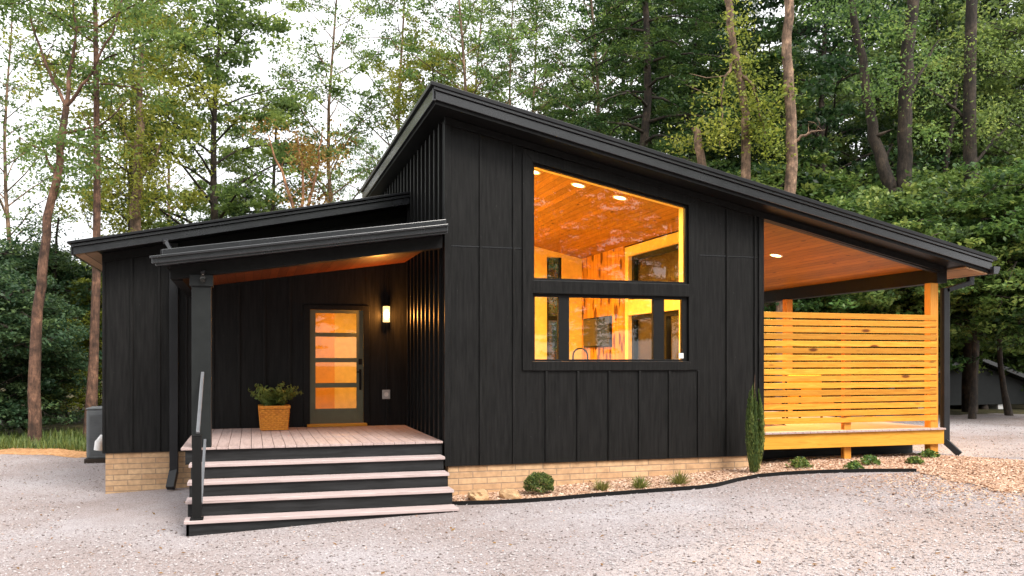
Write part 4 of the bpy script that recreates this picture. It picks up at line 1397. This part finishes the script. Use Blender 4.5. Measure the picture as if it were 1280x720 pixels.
# centre, light canopy against the sky
GC = 'airy trees behind the roof peak'
put('airy', 420, 40, 1.05, 'tall airy tree left of the roof peak', GC, 0)
put('airy', 500, 44, 1.12, 'tall airy tree straight above the roof peak', GC, 1)
put('bright', 545, 40, 1.05, 'bright yellow green crown above the roof peak', GC, 1)
put('airy', 600, 47, 1.1, 'thin leaved tree right of the roof peak', GC, 0)
put('airy', 665, 43, 1.0, 'lacy tree over the upper slope of the roof', GC, 1)
put('broad', 715, 42, .80, 'low green tree peeping over the upper roof slope', GC, 0)
put('airy', 738, 40, 1.1, 'tall pale trunked tree beside the dark hemlock', GC, 0)
put('bright', 735, 36, .66, 'low yellow green tree beside the dark hemlock', GC, 0)
put('airy', 575, 37, 1.02, 'airy tree standing nearest behind the roof peak', GC, 0)
put('airy', 640, 41, .95, 'tall airy tree whose crown fills the gap right of the peak', GC, 1)
# right, dense wood
GRt = 'tall trees of the dense wood on the right'
put('hemlock', 815, 31, 1.0, 'large dark hemlock rising behind the roof slope', GRt, 0)
put('hemlock', 900, 42, 1.05, 'second hemlock behind the pale trunks', GRt, 1)
put('dark', 870, 38, .95, 'dark tree behind the snapped pale trunk', GRt, 0)
put('broad', 960, 40, .95, 'green tree behind the tall bent pale trunk', GRt, 1)
put('dark', 1030, 36, 1.0, 'dark tree left of the forked trunk', GRt, 1)
put('dark', 1110, 44, 1.1, 'dark tree straight behind the forked trunk', GRt, 0)
put('broad', 1175, 36, 1.0, 'green tree between the forked trunk and the straight dark trunk', GRt, 0)
put('dark', 1250, 37, 1.0, 'dark tree at the right edge of the picture', GRt, 1)
put('broad', 1320, 32, .95, 'green tree cut off by the right edge of the picture', GRt, 1)
# back rows of the wood: nothing tells these apart
GB = 'forest trees far behind the house'
for i in range(16):
    put(('dark', 'broad', 'hemlock')[i % 3], 790 + i * 40 + rt.uniform(-14, 14), rt.uniform(46, 66), rt.uniform(.95, 1.2), 'dark leafy tree deep in the dense wood on the right', GB)
GB2 = 'distant trees against the sky on the left'
for i in range(4):
    put(('broad', 'dark')[i % 2], -30 + i * 118 + rt.uniform(-14, 14), rt.uniform(50, 58), rt.uniform(.34, .46), 'distant hazy tree low against the white sky on the left', GB2)
for i in range(4):
    put('airy', 460 + i * 70, rt.uniform(54, 60), rt.uniform(.6, .75), 'distant thin tree against the white sky behind the roof', 'distant thin trees behind the roof')
# understory
GS = 'understory shrubs under the right hand trees'
SH = [(1030, 26, .9), (1085, 25, .95), (1145, 25, 1.0), (1215, 24, .92), (1262, 25.5, 1.0), (1325, 23, 1.05), (985, 28, .9), (1230, 30, 1.25), (1160, 30, 1.15), (1300, 30, 1.3), (1080, 31, 1.1)]
SL = ['bright green shrub seen left of centre over the slat screen', 'bright green shrub seen over the middle of the slat screen', 'bright green shrub just left of the deck corner post', 'bright green bush right of the roof end',
      'tall bright green bush near the right edge', 'bright green bush cut off at the right edge', 'green shrub seen beside the inner deck post', 'tall green bush behind the roof end', 'tall green bush behind the deck corner',
      'tallest green bush at the right edge', 'green bush behind the slat screen bushes']
for i, (px, d, s) in enumerate(SH):
    put('under' if i not in (0, 6) else 'shrub', px, d, s * (1.35 if i in (0, 6) else 1), SL[i], GS, i % 2, name='understory_shrub', cat='shrub')
for i in range(12):
    put('shrub', 800 + i * 45, rt.uniform(31, 36), rt.uniform(1.4, 2.1), 'shadowy shrub on the wooded bank behind the house', 'shrubs on the wooded bank', cat='shrub')
GT = 'shrubs left of the house'
for i, (px, d, s, lab, kd) in enumerate(((-12, 25, 1.05, 'bluish green shrub cut off by the left edge', 'teal'), (36, 27, .85, 'bluish green shrub behind the bare forked trunk base', 'teal'), (84, 30, .7, 'low yellow green shrub between the two left trunks', 'sapling'),
                                    (130, 31, .95, 'yellow green shrub behind the condenser', 'sapling'), (5, 31, 1.35, 'tall bluish shrub at the back left', 'teal'), (100, 36, 1.15, 'tall yellow green shrub behind the pale reddish trunk', 'sapling'), (62, 33, .95, 'green shrub far behind the forked trunk', 'under'))):
    put(kd, px, d, s, lab, GT, i % 2, name='understory_shrub', cat='shrub')

# single trunks with their own shapes
def custom_tree(name, px, dist, pts, rads, branches, bark, label, group, leaves=None, lmat=None, seed=0, shape=(1, 1, .7)):
    """pts: (sideways metres, height) along the trunk; branches: (points, r0)"""
    x0, y0 = bearing(px, dist)
    z0 = float(ground_z(x0, y0))
    g = np.random.default_rng(seed)
    t = thing(name, (x0, y0, z0 - .05), label, 'tree', group)
    right = np.array([.9583, -.2857, 0])
    def P(a, h, dy=0): return np.array([x0, y0, 0]) + right * a + np.array([.2857, .9583, 0]) * dy + np.array([0, 0, h])
    mb = MB()
    def dens(pp, rr):
        pp = np.array(pp, float); rr = np.array(rr, float)
        s = np.linspace(0, len(pp) - 1, (len(pp) - 1) * 4 + 1)
        d = np.stack([np.interp(s, np.arange(len(pp)), pp[:, k]) for k in range(pp.shape[1])], 1)
        d[1:-1] += g.normal(0, .025, d[1:-1].shape)
        return d, np.interp(s, np.arange(len(rr)), rr)
    d, r = dens([(p[0], p[1], 0) for p in pts], rads)
    mb.tube([P(q[0], q[1], q[2]) for q in d], list(r), 10)
    for bp, r0 in branches:
        d, r = dens(bp, np.linspace(r0, r0 * .25, len(bp)))
        mb.tube([P(*q) for q in d], list(r), 6)
        # side twigs
        for k in range(3, len(d) - 1, 2):
            e = d[k] + np.array([g.normal(0, .5), g.uniform(.1, .7), g.normal(0, .4)])
            mb.tube([P(*d[k]), P(*((d[k] + e) / 2 + g.normal(0, .06, 3))), P(*e)], [r[k] * .5, r[k] * .35, .006], 4, cap=False)
    mb.build('trunk', bark, t, recalc=False)
    if leaves:
        C = []; Tn = []
        for (a, h, dy, sp, n) in leaves:
            n = int(n * 1.7)
            m = max(1, n // 40)
            cl = np.array([P(a, h, dy)]) + g.normal(0, 1, (m, 3)) * sp * np.array(shape)
            for q in cl:
                C.append(q + g.normal(0, 1, (40, 3)) * .24 * np.array([1, 1, .7])); Tn.append(np.clip(g.normal(.5, .22) + g.normal(0, .15, 40), 0, 1))
        C = np.concatenate(C); Tn = np.concatenate(Tn)
        V, F = leaf_quads(C - np.array([x0, y0, z0 - .05]), .06, g, .4)
        plant_part('crown', V, F, Tn, lmat, t)
    return t

GU = None
custom_tree('forked_tree', 43, 23, [(0, -.4), (.03, 2.6), (.32, 5.2), (.62, 7.2), (.84, 8.6)], [.17, .135, .11, .095, .08],
            [([(.84, 8.6, 0), (.3, 9.5, .2), (-.25, 11, .3), (-.3, 12.2, .3)], .05), ([(.84, 8.6, 0), (1.5, 9.3, -.2), (2.2, 10.4, -.3), (2.6, 11.8, -.3)], .05), ([(.84, 8.6, 0), (1.0, 10.2, .1), (.95, 12.2, .2)], .06),
             ([(.55, 6.8, 0), (.1, 7.5, .3), (-.6, 7.9, .4)], .04), ([(.7, 7.9, 0), (1.6, 8.2, .3), (2.4, 8.9, .3)], .04)],
            M['bark_red'], 'slender reddish tree forking into bare branches at far left', None,
            [(-.1, 11.4, .3, .7, 500), (1.0, 11.6, .2, .8, 600), (2.4, 11, -.3, .7, 500), (1.0, 7.3, 0, .7, 700), (.2, 7.4, .2, .6, 450)], M['leaf_green'], 1)
custom_tree('ivy_tree', 167, 28, [(0, -.4), (.02, 3), (.05, 6), (.12, 7.7), (.2, 9.4), (.25, 12)], [.2, .18, .17, .15, .12, .05],
            [([(.12, 7.7, 0), (.6, 8.4, .2), (1.0, 9.4, .2)], .06), ([(.15, 8.6, 0), (-.4, 9.2, .2), (-.6, 10, .2)], .05)],
            M['bark_pale'], 'brown trunk wrapped in yellowing ivy above the left roof end', None,
            [(.3, 7.9, -.2, .65, 900), (.0, 7.0, -.2, .6, 600), (.5, 9.2, 0, .8, 800), (.1, 10.6, 0, .8, 900), (-.1, 5.6, -.1, .3, 200)], M['leaf_yellow'], 2)
custom_tree('bare_snag', 381, 27, [(0, -.3), (-.02, 5.0), (-.1, 6.4)], [.13, .11, .09],
            [([(-.05, 5.6, 0), (-.6, 7.4, .1), (-1.15, 8.9, .1)], .075), ([(-.08, 6.2, 0), (-.05, 7.6, 0), (-.25, 9.0, 0)], .06), ([(-.05, 6.0, 0), (.35, 7.8, .1), (.5, 9.0, .1)], .06)],
            M['bark_orange'], 'dead orange tree with V-shaped bare branches above the low roof', None,
            [(.35, 8.2, 0, .45, 420), (-.4, 8.6, .1, .4, 240), (.3, 7.0, 0, .4, 260)], M['leaf_dead'], 3)
for (px, d, h, lab, sd) in ((122, 34, 9.5, 'thin dark trunk left of the ivy covered trunk', 4), (184, 33, 9, 'thin dark trunk right of the ivy covered trunk', 5), (238, 40, 8, 'thin distant trunk against the sky above the low roof', 6), (70, 31, 7, 'thin dark trunk behind the forked tree', 7)):
    custom_tree('thin_tree', px, d, [(0, -.4), (.05, h * .3), (-.05, h * .6), (.1, h)], [.11, .1, .08, .03],
                [([(0, h * .5, 0), (.5, h * .58, .2), (1.1, h * .7, .2)], .035), ([(0, h * .7, 0), (-.5, h * .78, .2), (-.9, h * .9, .2)], .03), ([(0, h * .42, 0), (-.6, h * .47, .2), (-1.2, h * .5, .2)], .03)], M['bark_dark'], lab, 'thin trunks left of the house',
                [(.3, h * .8, 0, .7, 420), (-.3, h * .95, 0, .6, 420)], M['leaf_dark'], sd)
# right hand trunks
custom_tree('leaning_tree', 903, 25, [(0, 0), (0, 4.6), (-.02, 5.3), (-.25, 6.4), (-.62, 7.8), (-.8, 8.6)], [.16, .16, .15, .14, .12, .1], [], M['bark_pale'], 'pale leaning trunk, leftmost above the roof slope', None,
            [(-.75, 8.4, 0, .5, 350)], M['leaf_yellow'], 8)
custom_tree('snapped_tree', 932, 25, [(0, 0), (.0, 5), (.02, 8.3), (-.02, 9.2), (-.35, 11), (-.6, 13)], [.17, .15, .13, .11, .11, .1],
            [([(-.2, 10.2, 0), (.2, 9.6, -.2), (.5, 8.2, -.3)], .05), ([(-.3, 10.6, 0), (-.7, 9.8, -.1), (-.8, 8.0, -.2)], .05)], M['bark_pale'], 'pale trunk hung with drooping yellow vines above the roof slope', None,
            [(-.1, 9.7, -.1, .42, 420), (.4, 8.7, -.25, .2, 260), (-.75, 8.5, -.2, .24, 300), (-.25, 10.6, 0, .4, 260), (.1, 8.6, -.2, .16, 160)], M['leaf_yellow'], 9, (.6, .6, 1.9))
custom_tree('bent_tree', 978, 24, [(0, 0), (0, 5.2), (.12, 6.0), (.28, 7.3), (.2, 8.6), (.12, 10.3), (.2, 12.5), (.25, 14)], [.19, .18, .165, .155, .145, .135, .12, .1],
            [([(.28, 7.9, 0), (.75, 8.15, -.2), (1.1, 8.2, -.2)], .05)], M['bark_pale'], 'tall bent tan trunk above the roof slope, running out of the top', None,
            [(-.2, 8.2, .1, .24, 220), (.0, 9.2, .1, .22, 180)], M['leaf_yellow'], 10, (.6, .6, 1.6))
custom_tree('twin_trunk_tree', 1132, 26, [(0, -.2), (.0, 5.4), (.02, 6.6), (-.05, 8.5), (.05, 11), (.3, 13.5), (.5, 15)], [.30, .27, .23, .21, .19, .17, .15],
            [([(-.02, 6.2, 0), (-.55, 7.4, .1), (-.95, 9.0, .2), (-1.2, 11, .2), (-1.7, 13.5, .2), (-2.1, 15, .2)], .22), ([(-.03, 9.5, 0), (.5, 10.5, .2), (1.2, 11.6, .4)], .08)], M['bark_dark'], 'big dark tree forking into two thick mossy trunks on the right', None,
            [(-1.4, 12.5, .2, .8, 500), (.3, 13, .2, .8, 500), (-.1, 6.5, -.4, .3, 160), (-.9, 9.6, -.6, .4, 260), (.2, 10.4, -.6, .5, 300), (-.5, 11.6, -.5, .5, 260), (-1.5, 12.6, -.6, .5, 260), (.4, 8.4, -.5, .35, 200)], M['leaf_green'], 11)
custom_tree('straight_tree', 1212, 28, [(0, -.2), (.05, 5), (.0, 10), (.1, 16)], [.25, .23, .2, .15], [([(.03, 8, 0), (.8, 9, .2), (1.6, 9.6, .3)], .06), ([(.03, 9.5, 0), (-.8, 10.4, .2), (-1.7, 11, .3)], .06)], M['bark_dark'],
            'straight dark trunk near the right edge', None, [(1.5, 9.8, .2, .8, 500), (-1.4, 11, .2, .8, 500), (.1, 9.2, -.5, .45, 260), (-.1, 11.5, -.5, .5, 300), (.2, 7.4, -.5, .35, 200)], M['leaf_green'], 12)
custom_tree('slim_tree', 1165, 32, [(0, -.2), (.2, 5), (.5, 9), (.9, 12)], [.12, .11, .09, .06], [([(.4, 8, 0), (1.0, 9, .2), (1.6, 9.4, .2)], .04)], M['bark_dark'], 'slim slanting trunk between the forked and the straight trunk', None,
            [(1, 11.5, .2, .8, 500)], M['leaf_dark'], 13)

# trees across the drive behind the viewpoint, mirrored in the big window
for i in range(14):
    x = -22 + i * 4.2 + rt.uniform(-.9, .9)
    place_tree('broadleaf_tree', K['dark' if i % 2 else 'broad'][i % 2], x, -17 + rt.uniform(-3, 3), rt.uniform(0, 6), rt.uniform(.62, .88), 'unseen back-row tree added to close sky gaps in the window reflection', 'trees across the drive')

for i in range(15):  # second row added to darken window reflections and cut sky light
    x = -30 + i * 4.6 + rt.uniform(-1, 1)
    place_tree('broadleaf_tree', K['dark'][i % 2], x, -27 + rt.uniform(-3, 3), rt.uniform(0, 6), rt.uniform(.85, 1.05), 'unseen back-row tree added to close sky gaps in the window reflection', 'trees across the drive')

# grass at the left edge of the wood
g = np.random.default_rng(91)
n = 15000
xs = g.uniform(-14, -1.6, n); ys = gravel_far(xs) + 1.1 + g.uniform(0, 1, n) ** 1.5 * 4.5
zz = ground_z(xs, ys)
az = g.uniform(0, 6.283, n); h = g.uniform(.07, .26, n); wd_ = g.uniform(.006, .014, n)
d = np.stack([np.cos(az), np.sin(az), np.zeros(n)], 1); b0 = np.stack([xs, ys, zz], 1)
sd2 = np.stack([-d[:, 1], d[:, 0], np.zeros(n)], 1) * wd_[:, None]
tip = b0 + d * (h * .5)[:, None] + np.array([0, 0, 1]) * h[:, None]
V = np.stack([b0 - sd2, b0 + sd2, tip + sd2 * .2, tip - sd2 * .2], 1).reshape(-1, 3)
o = mesh_np('verge_grass', V, np.arange(4 * n).reshape(n, 4), M['grass'], 'stuff', g.random(n))
tag(o, 'green grass between the dirt verge and the wood on the left', 'grass')
